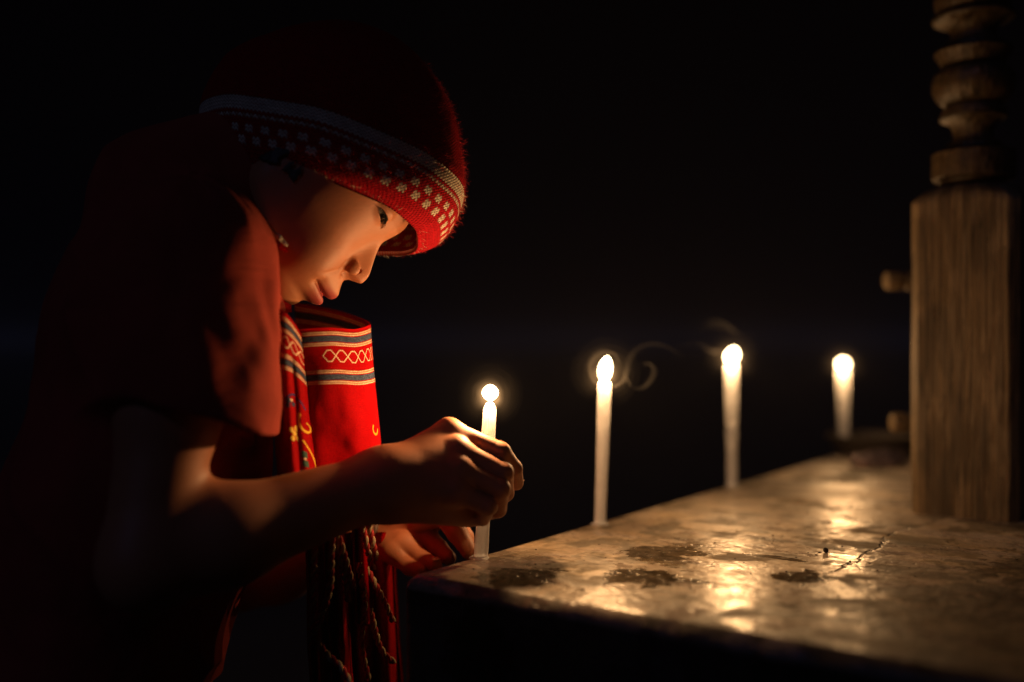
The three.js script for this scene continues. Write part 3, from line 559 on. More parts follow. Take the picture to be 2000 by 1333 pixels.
function headColor(x, y, z, o) {
  skinNoise(x, y, z, o);
  const [f, u, s] = headLocal(x, y, z), a = Math.abs(s);
  const up = Math.exp(-Math.pow(a / 19, 4)) * sstep(f, 1, 5) * sstep(u, -67.5, -65.5) * sstep(-u, 55.5, 58.5 + a * 0.25), low = Math.exp(-Math.pow(a / 18, 4)) * sstep(f, 0, 4) * sstep(-u, 65.5, 67) * sstep(u, -78.5, -75.5);
  const lip = clamp(up + low, 0, 1), blush = 0.5 * Math.exp(-(((u + 34) / 16) ** 2) - ((a - 36) / 15) ** 2) * sstep(f, -45, -20) + 0.45 * Math.exp(-(((u + 33) / 9) ** 2) - (a / 13) ** 2) * sstep(f, 5, 14);
  const L = [0.33, 0.045, 0.042];
  for (let c = 0; c < 3; c++) o[c] = lerp(o[c], L[c], lip * 0.95);
  o[1] *= 1 - 0.14 * blush; o[2] *= 1 - 0.18 * blush;
  const ey = u - EYE.u, ex = f - EYE.f, ez = a - EYE.s, er = Math.hypot(ex, ey, ez);
  if (er < 15 && f > -30) { const el = Math.atan2(ey, Math.hypot(ex, ez)), az = Math.atan2(ez, ex), e = Math.hypot((az - 0.3) / 0.98, (el + 0.33 - 0.1 * Math.sin(az)) / 0.2), k = 1 - 0.7 * sstep(-e, -1.2, -1.02); for (let c = 0; c < 3; c++) o[c] *= k; }
  const brow = Math.exp(-(((u - 21 - 0.1 * (a - 25)) / 3.2) ** 2)) * sstep(a, 9, 14) * sstep(-a, -50, -40) * sstep(f, -45, -20) * (0.6 + 0.5 * noise3(u * 0.8, a * 0.5, 3));
  for (let c = 0; c < 3; c++) o[c] *= 1 - 0.75 * clamp(brow, 0, 1);
}
const poreBump = makeTex(512, 512, (u, v, o) => { const n = noise2(u * 190, v * 190) * 0.35 + fbm(u * 60, v * 60, 4) * 0.4; o[0] = o[1] = o[2] = 0.5 + 0.5 * n; });
poreBump.repeat.set(12, 12);
const skinMat = phys({ vertexColors: true, roughness: 0.56, specularIntensity: 0.8, bumpMap: poreBump, bumpScale: 0.00013, sheen: 0.25, sheenRoughness: 0.5, sheenColor: col(0.5, 0.25, 0.15) });
{
  const box = (pts, m) => { const b = new THREE.Box3().setFromPoints(pts); b.min.subScalar(m); b.max.addScalar(m); return b; };
  const parts = [];
  const face = box([headToWorld(22, 0, 0), headToWorld(-50, -110, 0), headToWorld(-50, 30, 68), headToWorld(-50, 30, -68), headToWorld(0, 30, 0), headToWorld(22, -40, 0), headToWorld(18, -76, 0), headToWorld(4, -100, 20), headToWorld(-10, -110, 0)], 0.012);
  parts.push(polygonize((x, y, z) => smin(sdHead(x, y, z), neckCone(x, y, z), 0.02), face.min, face.max, 0.0013, headColor, 2.6));
  const rest = box([headToWorld(0, 20, 75), headToWorld(0, 20, -75), headToWorld(-175, 44, 0), headToWorld(-86, 130, 0), headToWorld(-100, -100, 0)], 0.01);
  const neckBox = rest.clone(); neckBox.max.x = face.min.x + 0.004;
  parts.push(polygonize((x, y, z) => smin(sdHead(x, y, z), neckCone(x, y, z), 0.02), neckBox.min, neckBox.max, 0.004, headColor));
  const topBox = rest.clone(); topBox.min.x = face.min.x; topBox.min.y = face.max.y - 0.004;
  parts.push(polygonize(sdHead, topBox.min, topBox.max, 0.004, headColor));
  const hb = box([...Object.values(HR).flat(), J.wrR, at(770, 970, 0.765)], 0.04); hb.min.x = at(735, 900, 0.75).x;
  parts.push(polygonize(sdHandR, hb.min, hb.max, 0.0013, (x, y, z, o) => skinNoise(x, y, z, o), 2));
  const lb = box([...Object.values(HL).flat()], 0.016);
  parts.push(polygonize(sdHandL, lb.min, lb.max, 0.0013, (x, y, z, o) => skinNoise(x, y, z, o), 2));
  const ab = box([J.shR, J.elR, J.wrR, J.hip, J.neck, J.shL, J.elL], 0.06); ab.max.x = hb.min.x + 0.006;
  const lArmBox = (x, y, z) => Math.min(smin(sdTorso(x, y, z), neckCone(x, y, z), 0.03), Math.min(sdHandR(x, y, z), sdArmL(x, y, z)));
  parts.push(polygonize(lArmBox, ab.min, ab.max, 0.004, (x, y, z, o) => skinNoise(x, y, z, o), 1.6));
  const lw = box([J.wrL], 0.03); lw.min.x = ab.max.x - 0.012; lw.max.x = lb.min.x + 0.008;
  if (lw.max.x > lw.min.x) parts.push(polygonize(sdHandL, lw.min, lw.max, 0.003, (x, y, z, o) => skinNoise(x, y, z, o), 2));
  console.log('body triangles', parts.map((p) => p.index.count / 3).join(' '));
  mesh('body', mergeGeometries(parts), skinMat, boy);
}
// eyes, lashes, nails
{
  const g = new THREE.SphereGeometry(EYE.r * HS, 96, 72), n = g.attributes.position.count, c = new Float32Array(n * 3), gaze = V(0.86, -0.48, 0.16).normalize();
  for (let i = 0; i < n; i++) { const p = V(g.attributes.position.getX(i), g.attributes.position.getY(i), g.attributes.position.getZ(i)).normalize(), k = p.dot(gaze), iris = sstep(k, 0.76, 0.82); c.set([lerp(0.3, 0.012, iris), lerp(0.26, 0.008, iris), lerp(0.22, 0.006, iris)], i * 3); }
  g.setAttribute('color', new THREE.BufferAttribute(c, 3));
  const m = std({ vertexColors: true, roughness: 0.06 }), lashMat = std({ color: col(0.012, 0.009, 0.008), roughness: 0.7 });
  {
    const p = g.attributes.position, w = V(0, 0, 0);       // the cornea stands out of the ball
    for (let i = 0; i < n; i++) { w.fromBufferAttribute(p, i); const k = w.clone().normalize().dot(gaze), b = 1.25 * HS * sstep(k, 0.80, 0.99); w.setLength(EYE.r * HS + b); p.setXYZ(i, w.x, w.y, w.z); }
    g.computeVertexNormals();
  }
  const basis = new THREE.Matrix4().makeBasis(FR.f, FR.u, FR.s);
  for (const sd of [1, -1]) {
    const e = mesh('eye', g, m, boy); e.quaternion.setFromRotationMatrix(basis); e.position.copy(headToWorld(EYE.f, EYE.u, EYE.s * sd));
    const lashes = [];
    for (let i = 0; i < 24; i++) {
      const az = -0.45 + 1.5 * i / 23, el = -0.33 + 0.1 * Math.sin(az) + 0.19 * Math.sqrt(Math.max(0, 1 - ((az - 0.3) / 0.98) ** 2)), r = 13.4, L = 3.2 + 1.4 * rnd(), j = (rnd() - 0.5) * 0.25;
      const pt = (rr, de) => headToWorld(EYE.f + rr * Math.cos(el + de) * Math.cos(az + j * (rr - r) / 6), EYE.u + rr * Math.sin(el + de), (EYE.s + rr * Math.cos(el + de) * Math.sin(az + j * (rr - r) / 6)) * sd);
      lashes.push(tube([pt(r - 0.4, 0.02), pt(r + L * 0.5, -0.16), pt(r + L, -0.2)], (t) => 0.00026 * (1 - 0.8 * t), 5, 5));
    }
    mesh('eyelashes', mergeGeometries(lashes), lashMat, boy);
  }
  const nailMat = phys({ color: col(0.5, 0.31, 0.24), roughness: 0.25, clearcoat: 0.4 });
  const nail = (a, b, side, r) => { const dir = b.clone().sub(a).normalize(), n = side.clone().addScaledVector(dir, -side.dot(dir)).normalize(), x = dir.clone().cross(n); const s = new THREE.SphereGeometry(1, 20, 12, 0, Math.PI * 2, 0, Math.PI * 0.5).scale(r * 0.62, 0.0014, r * 0.85); const m = mesh('fingernail', s, nailMat, boy); m.quaternion.setFromRotationMatrix(new THREE.Matrix4().makeBasis(x, n, dir)); m.position.copy(b).addScaledVector(n, r - 0.0009).addScaledVector(dir, -r * 0.05); };
  nail(HL.t[2], HL.t[3], V(0.75, 0.45, 0.35), 0.0068);
  nail(HL.r[1], HL.r[2], V(0.5, 0.8, 0.4), 0.0064);
  nail(HR.i[2], HR.i[3], V(1, 0.1, 0.1), 0.0062);
  const br = mesh('bracelet', new THREE.TorusGeometry(0.0235, 0.0017, 10, 60), std({ color: col(0.7, 0.6, 0.5), roughness: 0.18, metalness: 0.8 }), boy);
  br.position.copy(J.wrL.clone().lerp(HL.m[0], 0.56)); br.quaternion.setFromUnitVectors(V(0, 0, 1), HL.m[0].clone().sub(J.wrL).normalize());
}
// short hair at the temples and nape, under the hat
{
  const hb = new THREE.Box3().setFromPoints([headToWorld(-50, 10, 80), headToWorld(-50, 10, -80), headToWorld(-180, 0, 0), headToWorld(-110, -95, 0), headToWorld(-90, 40, 0)]);
  hb.min.subScalar(0.02); hb.max.addScalar(0.01);
  const g = polygonize((x, y, z) => { const [f, u, s] = headLocal(x, y, z), d = headMM(f, u, s); return Math.max(d - 2.4 - 0.8 * noise3(f * 0.3, u * 0.12, s * 0.3), -d, f + 60 + 4 * noise3(u * 0.3, s * 0.2, 1), -40 - u + 0.45 * Math.min(0, f + 70), u - 6 - 0.35 * (f + 60)) * HS; }, hb.min, hb.max, 0.0028, null, 2);
  mesh('hair', g, std({ color: col(0.012, 0.01, 0.009), roughness: 0.6 }), boy);
}
// ------------------------------------------------------------------ knit hat
const stitchW = 64, stitchN = 128;   // one knit stitch tile
function knitTexture(cols, rows, colorOf, px = 16, py = 16) {
  const W = cols * px, H = rows * py, c = document.createElement('canvas'), b = document.createElement('canvas'); c.width = b.width = W; c.height = b.height = H;
  const x = c.getContext('2d'), y = b.getContext('2d');
  x.fillStyle = '#3a0508'; x.fillRect(0, 0, W, H); y.fillStyle = '#202020'; y.fillRect(0, 0, W, H);
  for (let j = rows - 1; j >= 0; j--) for (let i = 0; i < cols; i++) {
    const [r, g, bl] = colorOf(i, j), k = 0.86 + 0.26 * rnd(), cs = (v) => Math.round(255 * lin2srgb(v * k));
    for (const s of [-1, 1]) {
      x.fillStyle = `rgb(${cs(r)},${cs(g)},${cs(bl)})`; x.save(); x.translate((i + 0.5 + s * 0.25) * px, H - (j + 0.5) * py); x.rotate(-s * 0.42); x.beginPath(); x.ellipse(0, 0, px * 0.27, py * 0.74, 0, 0, 7); x.fill(); x.restore();
      y.save(); y.translate((i + 0.5 + s * 0.25) * px, H - (j + 0.5) * py); y.rotate(-s * 0.42);
      for (const [q, l] of [[1, 90], [0.75, 150], [0.5, 205], [0.25, 240]]) { y.fillStyle = `rgb(${l},${l},${l})`; y.beginPath(); y.ellipse(0, 0, px * 0.28 * q, py * 0.76 * (0.4 + 0.6 * q), 0, 0, 7); y.fill(); } y.restore();
    }
  }
  const t = new THREE.CanvasTexture(c), u = new THREE.CanvasTexture(b); t.colorSpace = THREE.SRGBColorSpace;
  for (const q of [t, u]) { q.wrapS = q.wrapT = THREE.RepeatWrapping; q.magFilter = THREE.LinearFilter; q.needsUpdate = true; }
  return [t, u];
}
const RED = [0.46, 0.008, 0.016], DEEP = [0.42, 0.006, 0.014], CREAM = [0.72, 0.62, 0.46];
const HAT = { o: at(640, 412, 0.846), k: 0.846 / F };
{
  const r = 17 * Math.PI / 180, up = V(0.287, 0.958, 0); HAT.a = V(0.958, -0.287, 0);
  HAT.s = V(0, 0, 1).multiplyScalar(Math.cos(r)).addScaledVector(up, Math.sin(r)); HAT.h = up.clone().multiplyScalar(Math.cos(r)).addScaledVector(V(0, 0, 1), -Math.sin(r));
  const fr = curve([[-30, 165], [-4, 186], [8, 206], [25, 224], [55, 236], [87, 240], [118, 239], [150, 229], [187, 214], [260, 178], [326, 121], [386, 41], [415, -60]]);
  const bk = curve([[-30, -205], [0, -228], [25, -252], [60, -270], [133, -300], [220, -290], [300, -235], [360, -170], [400, -108], [415, -60]]);
  const sd = curve([[-30, 150], [-4, 164], [8, 173], [30, 182], [70, 187], [118, 190], [150, 189], [187, 184], [260, 157], [326, 106], [386, 48], [415, 0.1]]);
  HAT.p = (th, h, off = 0) => {
    const A = fr(h), B = bk(h), c = (A + B) / 2, ra = (A - B) / 2 + off, rs = sd(h) + off, cs = Math.cos(th), sn = Math.sin(th), e = 0.94;
    return HAT.o.clone().addScaledVector(HAT.a, (c + ra * Math.sign(cs) * Math.pow(Math.abs(cs), e)) * HAT.k).addScaledVector(HAT.s, rs * Math.sign(sn) * Math.pow(Math.abs(sn), e) * HAT.k).addScaledVector(HAT.h, h * HAT.k);
  };
  const hat = new THREE.Group(); hat.name = 'knit_hat'; boy.add(hat);
  const cols = 176, rows = 17;
  const [bc, bb] = knitTexture(cols, rows, (i, j) => {
        if ((j === 4 || j === 5) && i % 4 < 2) return CREAM;
    if ((j === 7 || j === 8) && (i + 2) % 4 < 2) return CREAM;
    if (j === 11) return i % 2 ? CREAM : [0.5, 0.3, 0.2];
    if (j >= 13) return CREAM;
    return RED;
  }, 11, 14);
  const wave = (th, h) => 3.2 * noise2(Math.cos(th) * 2.4 + 5, Math.sin(th) * 2.4 + h * 0.004);
  const band = surface(240, 26, (u, v) => { const th = u * Math.PI * 2 + Math.PI, h = lerp(108, -6, v); return HAT.p(th, h + 3 * noise2(Math.cos(th) * 3, Math.sin(th) * 3), wave(th, h) + 2.5 * Math.sin(v * Math.PI)); }, { thick: 0.0038, closedU: true });
  mesh('patterned_band', band, phys({ map: bc, bumpMap: bb, bumpScale: 0.0016, roughness: 1, specularIntensity: 0.15 }), hat);
  const [cc, cb] = knitTexture(64, 64, () => DEEP, 12, 12);
  for (const q of [cc, cb]) q.repeat.set(2.75, 1.15);
  const crownH = (v) => 100 + 315 * Math.sin(v * Math.PI / 2);
  const crown = surface(220, 90, (u, v) => { const th = u * Math.PI * 2 + Math.PI, h = Math.min(414.9, crownH(1 - v)); const pk = 4.5 * fbm(Math.cos(th) * 3 + h * 0.012, Math.sin(th) * 3 + h * 0.008, 4) * sstep(415 - h, 0, 60); return HAT.p(th, h, -4 * sstep(-h, -112, -100) + pk + wave(th, h) * sstep(-h, -260, -100)); }, { closedU: true, thick: 0.003 });
  const crownMat = phys({ map: cc, bumpMap: cb, bumpScale: 0.002, roughness: 1, specularIntensity: 0.1, sheen: 0.6, sheenRoughness: 0.6, sheenColor: col(0.4, 0.005, 0.012) });
  mesh('crown', crown, crownMat, hat);
  const edge = []; for (let i = 0; i < 160; i++) { const th = i / 160 * Math.PI * 2; edge.push(HAT.p(th, -4 + 3 * noise2(Math.cos(th) * 3, Math.sin(th) * 3) + (i % 2) * 2.2, wave(th, 0))); }
  mesh('edging', tube(edge, 0.0009, 640, 6, true), std({ color: col(0.42, 0.16, 0.07), roughness: 1 }), hat);
  // loose wool fibres
  const fib = (n, pick, color, name) => {
    const geos = [];
    for (let i = 0; i < n; i++) {
      const [th, h, off] = pick(), p = HAT.p(th, h, off), q = HAT.p(th, h, off + 10), nrm = q.sub(p).normalize();
      const t1 = V(rnd() - 0.5, rnd() - 0.5, rnd() - 0.5).multiplyScalar(1.6), L = 0.002 + 0.006 * rnd() * rnd();
      const m = p.clone().addScaledVector(nrm, L * 0.6).addScaledVector(t1, L * 0.3), e = m.clone().addScaledVector(t1, L * 0.55).addScaledVector(nrm, L * 0.15), w = V(rnd() - 0.5, rnd() - 0.5, rnd() - 0.5).normalize().multiplyScalar(0.0002);
      const g = new THREE.BufferGeometry(); g.setAttribute('position', new THREE.Float32BufferAttribute([p, p.clone().add(w), m, m.clone().add(w), e].flatMap((v) => [v.x, v.y, v.z]), 3)); g.setIndex([0, 1, 2, 1, 3, 2, 2, 3, 4]); geos.push(g);
    }
    const g = mergeGeometries(geos); g.computeVertexNormals(); const m = mesh(name, g, std({ color, roughness: 1 }), hat); m.userData.kind = 'stuff';
  };
  fib(22000, () => { const h = 104 + 240 * rnd(); return [(rnd() - 0.5) * 3.4, h, -1]; }, col(0.42, 0.012, 0.018), 'wool_fibres');
  fib(4200, () => [(rnd() - 0.5) * 4.2, -4 + 110 * rnd(), 4], col(0.5, 0.03, 0.03), 'wool_fibres');
  fib(900, () => [(rnd() - 0.5) * 4.6, rnd() < 0.6 ? -5 + 4 * rnd() : 84 + 22 * rnd(), 3], col(...CREAM), 'wool_fibres');
}
// ------------------------------------------------------------------ shirt, trousers, shoes
{
  const hemC = at(374, 812, 0.728), sh = J.shR, axis = hemC.clone().sub(sh).normalize(), hemN = V(-0.25, -0.95, 0.12).normalize();
  const sl = coneV(sh, hemC.clone().addScaledVector(axis, 0.05), 0.0622, 0.0645), inner = coneV(sh.clone().lerp(hemC, 0.45), hemC.clone().addScaledVector(axis, 0.08), 0.0475, 0.0525);
  const shL2 = J.shL.clone().lerp(J.elL, 0.45), slL = coneV(J.shL, shL2, 0.052, 0.05), nL = J.elL.clone().sub(J.shL).normalize();
  const collarCone = coneV(J.neck, J.neck.clone().lerp(headToWorld(-95, -10, 0), 0.5), 0.062, 0.057);
  const fold = (x, y, z) => {
    const px = x - sh.x, py = y - sh.y, pz = z - sh.z, t = px * axis.x + py * axis.y + pz * axis.z;
    const ang = Math.atan2(pz, px), w = fbm3(ang * 1.6 + t * 7, t * 9, 3, 3);
    const f = Math.sin(ang * 4.2 + t * 26 + w * 3.2), q = Math.sin(ang * 7.5 - t * 34 + w * 4 + 1.3);
    return 0.0026 + 0.0021 * f * (0.45 + 2.5 * Math.max(0, t)) + 0.0011 * q + 0.0012 * noise3(x * 60, y * 60, z * 60);
  };
  const sleeveR = (x, y, z) => { let d = sl(x, y, z) + 0.004 - fold(x, y, z); const hem = (x - hemC.x) * hemN.x + (y - hemC.y) * hemN.y + (z - hemC.z) * hemN.z + 0.004 * noise3(x * 30, y * 30, z * 30); d = smax(d, hem, 0.004); d = smax(d, -inner(x, y, z), 0.003); return d; };
  const bodyFold = (x, y, z) => 0.005 * Math.pow(1 - Math.abs(noise3(x * 14 + y * 8, y * 11, z * 16)), 3) + 0.0022 * fbm3(x * 30, y * 18, z * 30, 3);
  const shirt = (x, y, z) => {
    let d = sdTorso(x, y, z) - 0.004 - bodyFold(x, y, z);
    d = smin(d, collarCone(x, y, z) - 0.4 * bodyFold(x, y, z), 0.02);
    d = smax(d, 0.70 - y + 0.006 * noise3(x * 12, 2, z * 12), 0.004);
    let l = slL(x, y, z) - 0.3 * bodyFold(x, y, z); l = smax(l, (x - shL2.x) * nL.x + (y - shL2.y) * nL.y + (z - shL2.z) * nL.z, 0.004);
    d = smin(d, l, 0.02);
    return smin(d, sleeveR(x, y, z), 0.025);
  };
  const b = new THREE.Box3().setFromPoints([J.shR, J.shL, J.hip, hemC, J.neck, J.chest]); b.min.subScalar(0.13); b.max.addScalar(0.11); b.min.y = 0.66;
  const weave = makeTex(128, 128, (u, v, o) => { o[0] = o[1] = o[2] = 0.5 + 0.25 * Math.sin(u * Math.PI * 64) * Math.sin(v * Math.PI * 64) + 0.3 * fbm(u * 20, v * 20, 3); }); weave.repeat.set(18, 18);
  const dye = makeTex(256, 256, (u, v, o) => { const n = 1 + 0.22 * fbm(u * 10, v * 10, 5); o[0] = 0.34 * n; o[1] = 0.05 * n; o[2] = 0.034 * n; }, true); dye.repeat.set(3, 3);
  mesh('shirt', polygonize(shirt, b.min, b.max, 0.0032, null, 2), phys({ map: dye, bumpMap: weave, bumpScale: 0.0008, roughness: 1, specularIntensity: 0.2, sheen: 0.12, sheenRoughness: 0.6, sheenColor: col(0.3, 0.06, 0.04) }), boy);
  const legs = [], feet = [];
  for (const z of [-0.76, -0.9]) { const h = V(-0.36, 0.64, z), k = V(-0.33, 0.36, z), a = V(-0.36, 0.07, z); legs.push(coneV(h, k, 0.085, 0.062), coneV(k, a, 0.062, 0.05)); feet.push([a]); }
  const trousers = (x, y, z) => Math.max(sdList(legs, 0.03)(x, y, z) - 0.004 * fbm3(x * 14, y * 9, z * 14, 3), 0.045 - y, y - 0.74);
  mesh('trousers', polygonize(trousers, V(-0.5, 0.02, -1.05), V(-0.2, 0.78, -0.6), 0.009), std({ color: col(0.03, 0.03, 0.04), roughness: 0.9 }), boy);
  for (const z of [-0.76, -0.9]) {
    const f = sdList([cone(-0.37, 0.04, z, -0.24, 0.03, z, 0.038, 0.032), cone(-0.36, 0.09, z, -0.35, 0.04, z, 0.038, 0.038)], 0.02);
    mesh('shoe', polygonize((x, y, z2) => smax(f(x, y, z2), 0.002 - y, 0.006), V(-0.44, -0.01, z - 0.06), V(-0.18, 0.15, z + 0.06), 0.005), std({ color: col(0.04, 0.035, 0.03), roughness: 0.7 }), boy);
  }
}
// ------------------------------------------------------------------ embroidered scarf
{
  const scarf = new THREE.Group(); scarf.name = 'scarf'; boy.add(scarf);
  const SRED = 'rgb(158,0,5)', SCREAM = 'rgb(236,212,176)', SBLUE = 'rgb(62,72,96)';
  const cloth = (wm, hm, W, H, draw) => {
    const c = document.createElement('canvas'), b = document.createElement('canvas'); c.width = b.width = W; c.height = b.height = H;
    const x = c.getContext('2d'), y = b.getContext('2d'), s = W / wm * 0.001;       // pixels per millimetre
    x.fillStyle = SRED; x.fillRect(0, 0, W, H); y.fillStyle = 'rgb(110,110,110)'; y.fillRect(0, 0, W, H);
    // woven grain
    for (let k = 0; k < W * H / 26; k++) { const a = rnd() * W, q = rnd() * H, v = rnd(); x.fillStyle = v < 0.5 ? 'rgba(80,0,4,0.18)' : 'rgba(215,14,22,0.12)'; x.fillRect(a, q, rnd() < 0.5 ? s * 1.6 : s * 0.35, s * 0.4); y.fillStyle = v < 0.5 ? 'rgba(60,60,60,0.35)' : 'rgba(165,165,165,0.35)'; y.fillRect(a, q, s * 0.8, s * 0.35); }
    const rope = (mm, h = 4) => { for (let i = -1; i < W / s / 1.9 + 1; i++) for (const r of [0, 1]) { x.fillStyle = rnd() < 0.5 ? SCREAM : 'rgb(222,194,154)'; const px = (i * 1.9 + r * 0.6) * s, py = (mm + (r ? h * 0.72 : h * 0.28)) * s; for (const q of [x, y]) { if (q === y) q.fillStyle = 'rgb(225,225,225)'; q.save(); q.translate(px, py); q.rotate(r ? -0.65 : 0.65); q.beginPath(); q.ellipse(0, 0, s * 1.15, s * 0.56, 0, 0, 7); q.fill(); q.restore(); } } };
    const bar = (mm, h) => { x.fillStyle = SBLUE; x.fillRect(0, mm * s, W, h * s); for (let k = 0; k < W * h * s / 8; k++) { x.fillStyle = rnd() < 0.5 ? 'rgba(30,34,50,0.4)' : 'rgba(110,120,140,0.25)'; x.fillRect(rnd() * W, mm * s + rnd() * h * s, s * 1.1, s * 0.4); } y.fillStyle = 'rgb(150,150,150)'; y.fillRect(0, mm * s, W, h * s); };
    const stripe = (mm) => { rope(mm, 4); bar(mm + 4.4, 5.2); rope(mm + 10, 4); };
    const diamonds = (mm, x0, n, pitch, hh) => { for (const q of [x, y]) { q.strokeStyle = q === x ? SCREAM : 'rgb(215,215,215)'; q.lineWidth = s * 1.15; q.setLineDash([s * 1.5, s * 0.35]); for (let i = 0; i < n; i++) { const cx = (x0 + i * pitch) * s, cy = mm * s, a = pitch * 0.5 * s, b2 = hh * 0.5 * s; q.beginPath(); q.moveTo(cx - a, cy); q.lineTo(cx - a * 0.3, cy - b2); q.lineTo(cx + a * 0.3, cy - b2); q.lineTo(cx + a, cy); q.lineTo(cx + a * 0.3, cy + b2); q.lineTo(cx - a * 0.3, cy + b2); q.closePath(); q.stroke(); } q.setLineDash([]); } };
    draw({ x, y, s, stripe, diamonds });
    const t = new THREE.CanvasTexture(c), u = new THREE.CanvasTexture(b); t.colorSpace = THREE.SRGBColorSpace; for (const q of [t, u]) { q.magFilter = THREE.LinearFilter; q.needsUpdate = true; }
    return phys({ map: t, bumpMap: u, bumpScale: 0.0011, roughness: 0.95, specularIntensity: 0.1 });
  };
  const line = (list) => { const c = new THREE.CatmullRomCurve3(list.map(([x, y, z]) => V(x, y, z)), false, 'centripetal'); return (t) => c.getPoint(t); };
  // the wide loop that stands up under the chin: near face, fold at the right, far face
  const topR = line([[540, 652, 0.792], [585, 644, 0.79], [640, 641, 0.802], [690, 640, 0.828], [716, 637, 0.852], [721, 632, 0.872], [706, 625, 0.893], [665, 612, 0.906], [620, 600, 0.912], [575, 592, 0.915]]);
  const botR = line([[590, 1012, 0.80], [630, 1012, 0.80], [680, 1012, 0.806], [715, 1012, 0.826], [738, 1012, 0.848], [742, 1012, 0.87], [728, 1012, 0.893], [690, 1012, 0.906], [640, 1012, 0.912], [595, 1012, 0.915]]);
  const matR = cloth(0.24, 0.176, 1400, 1024, ({ stripe, diamonds, x, y, s }) => {
    stripe(3); diamonds(26, 51, 8, 12.6, 10.5); stripe(38.5);
    x.strokeStyle = 'rgb(196,150,40)'; x.lineWidth = s * 2; x.beginPath(); x.arc(100 * s, 94 * s, 5 * s, 0, 4); x.stroke();
  });
  const swell = curve([[0, 0], [0.3, 6], [0.5, 14], [0.65, 10], [1, 0]]);
  mesh('scarf_loop', surface(150, 90, (u, v) => {
    const a = topR(u), b = botR(u), k = v, e = 9 * Math.exp(-(((v - 0.62) / 0.3) ** 2)) * sstep(u, 0.15, 0.45), w = 5 * fbm(u * 7, v * 3, 3) * sstep(v, 0.02, 0.3), sag = (u > 0.1 && u < 0.6 ? 1 : 1);
    const top = 1 - Math.pow(1 - v, 1), xx = lerp(a.x, b.x, top) + e + w, d = lerp(a.z, b.z, k) + 0.009 * fbm(u * 5 + 9, v * 3, 3) * sstep(v, 0.05, 0.3) + 0.0018 * Math.sin(u * 30 + 3 * v + 2 * fbm(u * 3, v * 2, 2)) * sstep(v, 0.1, 0.7) * sstep(-u, -0.6, -0.45);
    return at(xx, lerp(a.y, b.y, k) + (1 - v) * 5 * noise2(u * 9, 3), d);
  }, { thick: 0.0022 }), matR, scarf);
  // the near end that hangs down, its left side rolled inward
  const topL = line([[522, 606, 0.782], [532, 602, 0.766], [545, 604, 0.757], [558, 614, 0.760], [575, 636, 0.776], [591, 664, 0.80], [597, 674, 0.816]]);
  const botL = line([[550, 1010, 0.79], [556, 1010, 0.774], [572, 1010, 0.764], [592, 1010, 0.766], [612, 1010, 0.78], [632, 1010, 0.804], [638, 1010, 0.82]]);
  const matL = cloth(0.066, 0.17, 560, 1440, ({ x, y, s, stripe, diamonds }) => {
    stripe(4); diamonds(25.5, 28, 4, 10, 9); stripe(35.5);
    const dot = (cx, cy, r, c) => { x.fillStyle = c; x.beginPath(); x.ellipse(cx * s, cy * s, r * s, r * s * 0.9, 0, 0, 7); x.fill(); y.fillStyle = 'rgb(210,210,210)'; y.beginPath(); y.arc(cx * s, cy * s, r * s, 0, 7); y.fill(); };
    const stem = (pts, c, w) => { for (const q of [x, y]) { q.strokeStyle = q === x ? c : 'rgb(200,200,200)'; q.lineWidth = w * s; q.lineCap = 'round'; q.beginPath(); q.moveTo(pts[0] * s, pts[1] * s); q.bezierCurveTo(...pts.slice(2).map((v) => v * s)); q.stroke(); } };
    const Y = 'rgb(226,176,56)', G = 'rgb(70,96,84)', B = 'rgb(52,58,112)';
    stem([24, 72, 30, 66, 38, 66, 45, 74], B, 1.5); dot(26, 74, 2.6, 'rgb(60,66,92)'); dot(29, 73, 1.3, SCREAM); dot(31, 76, 2.2, 'rgb(60,66,92)'); dot(25, 78, 2, 'rgb(60,66,92)');
    stem([38, 82, 35, 92, 40, 96, 46, 94], Y, 2.4); stem([46, 94, 51, 92, 51, 86, 46, 86], Y, 1.6); dot(38, 82, 1.8, Y);
    for (const [a, b] of [[27, 98], [33, 96], [28, 105], [34, 104], [30.5, 100.5]]) dot(a, b, 2.5, 'rgb(226,186,84)');
    stem([40, 104, 44, 108, 52, 112, 52, 130], Y, 1.8); x.fillStyle = G; x.fillRect(38 * s, 113 * s, 5 * s, 5.5 * s); x.fillRect(38 * s, 121 * s, 5.5 * s, 5.5 * s); dot(40.5, 119.5, 1.2, SCREAM); dot(34, 132, 2, 'rgb(60,66,92)'); dot(37, 134, 1.6, SCREAM);
  });
  mesh('scarf_end', surface(70, 110, (u, v) => {
    const a = topL(u), b = botL(u), w = 3 * fbm(u * 4 + 3, v * 3, 3) * sstep(v, 0.03, 0.3), crease = -0.007 * Math.exp(-(((u - 0.52) / 0.07) ** 2)) * sstep(v, 0.1, 0.3);
    return at(lerp(a.x, b.x, v) + w, lerp(a.y, b.y, v), lerp(a.z, b.z, v) + 0.003 * fbm(u * 4, v * 4 + 9, 3) - crease);
  }, { thick: 0.0024 }), matL, scarf);
  // round the neck
  const plain = cloth(0.06, 0.06, 400, 400, () => {});
  const neckPath = new THREE.CatmullRomCurve3([at(330, 300, 0.9), at(360, 292, 0.87), at(420, 345, 0.80), at(470, 415, 0.79), at(502, 480, 0.795), at(514, 545, 0.80), at(520, 612, 0.80)], false, 'centripetal');
  const nk = surface(70, 16, (u, v) => { const p = neckPath.getPoint(u), t = neckPath.getTangent(u), side = t.clone().cross(V(0.3, -0.2, 1).normalize()).normalize(), q = (v - 0.5) * 0.028; return p.clone().addScaledVector(side, q).add(V(0, 0, -0.02 * (2 * v - 1) ** 2 + 0.003 * fbm(u * 6, v * 4, 3))); }, { thick: 0.003 });
  mesh('neck_wrap', nk, plain, scarf);
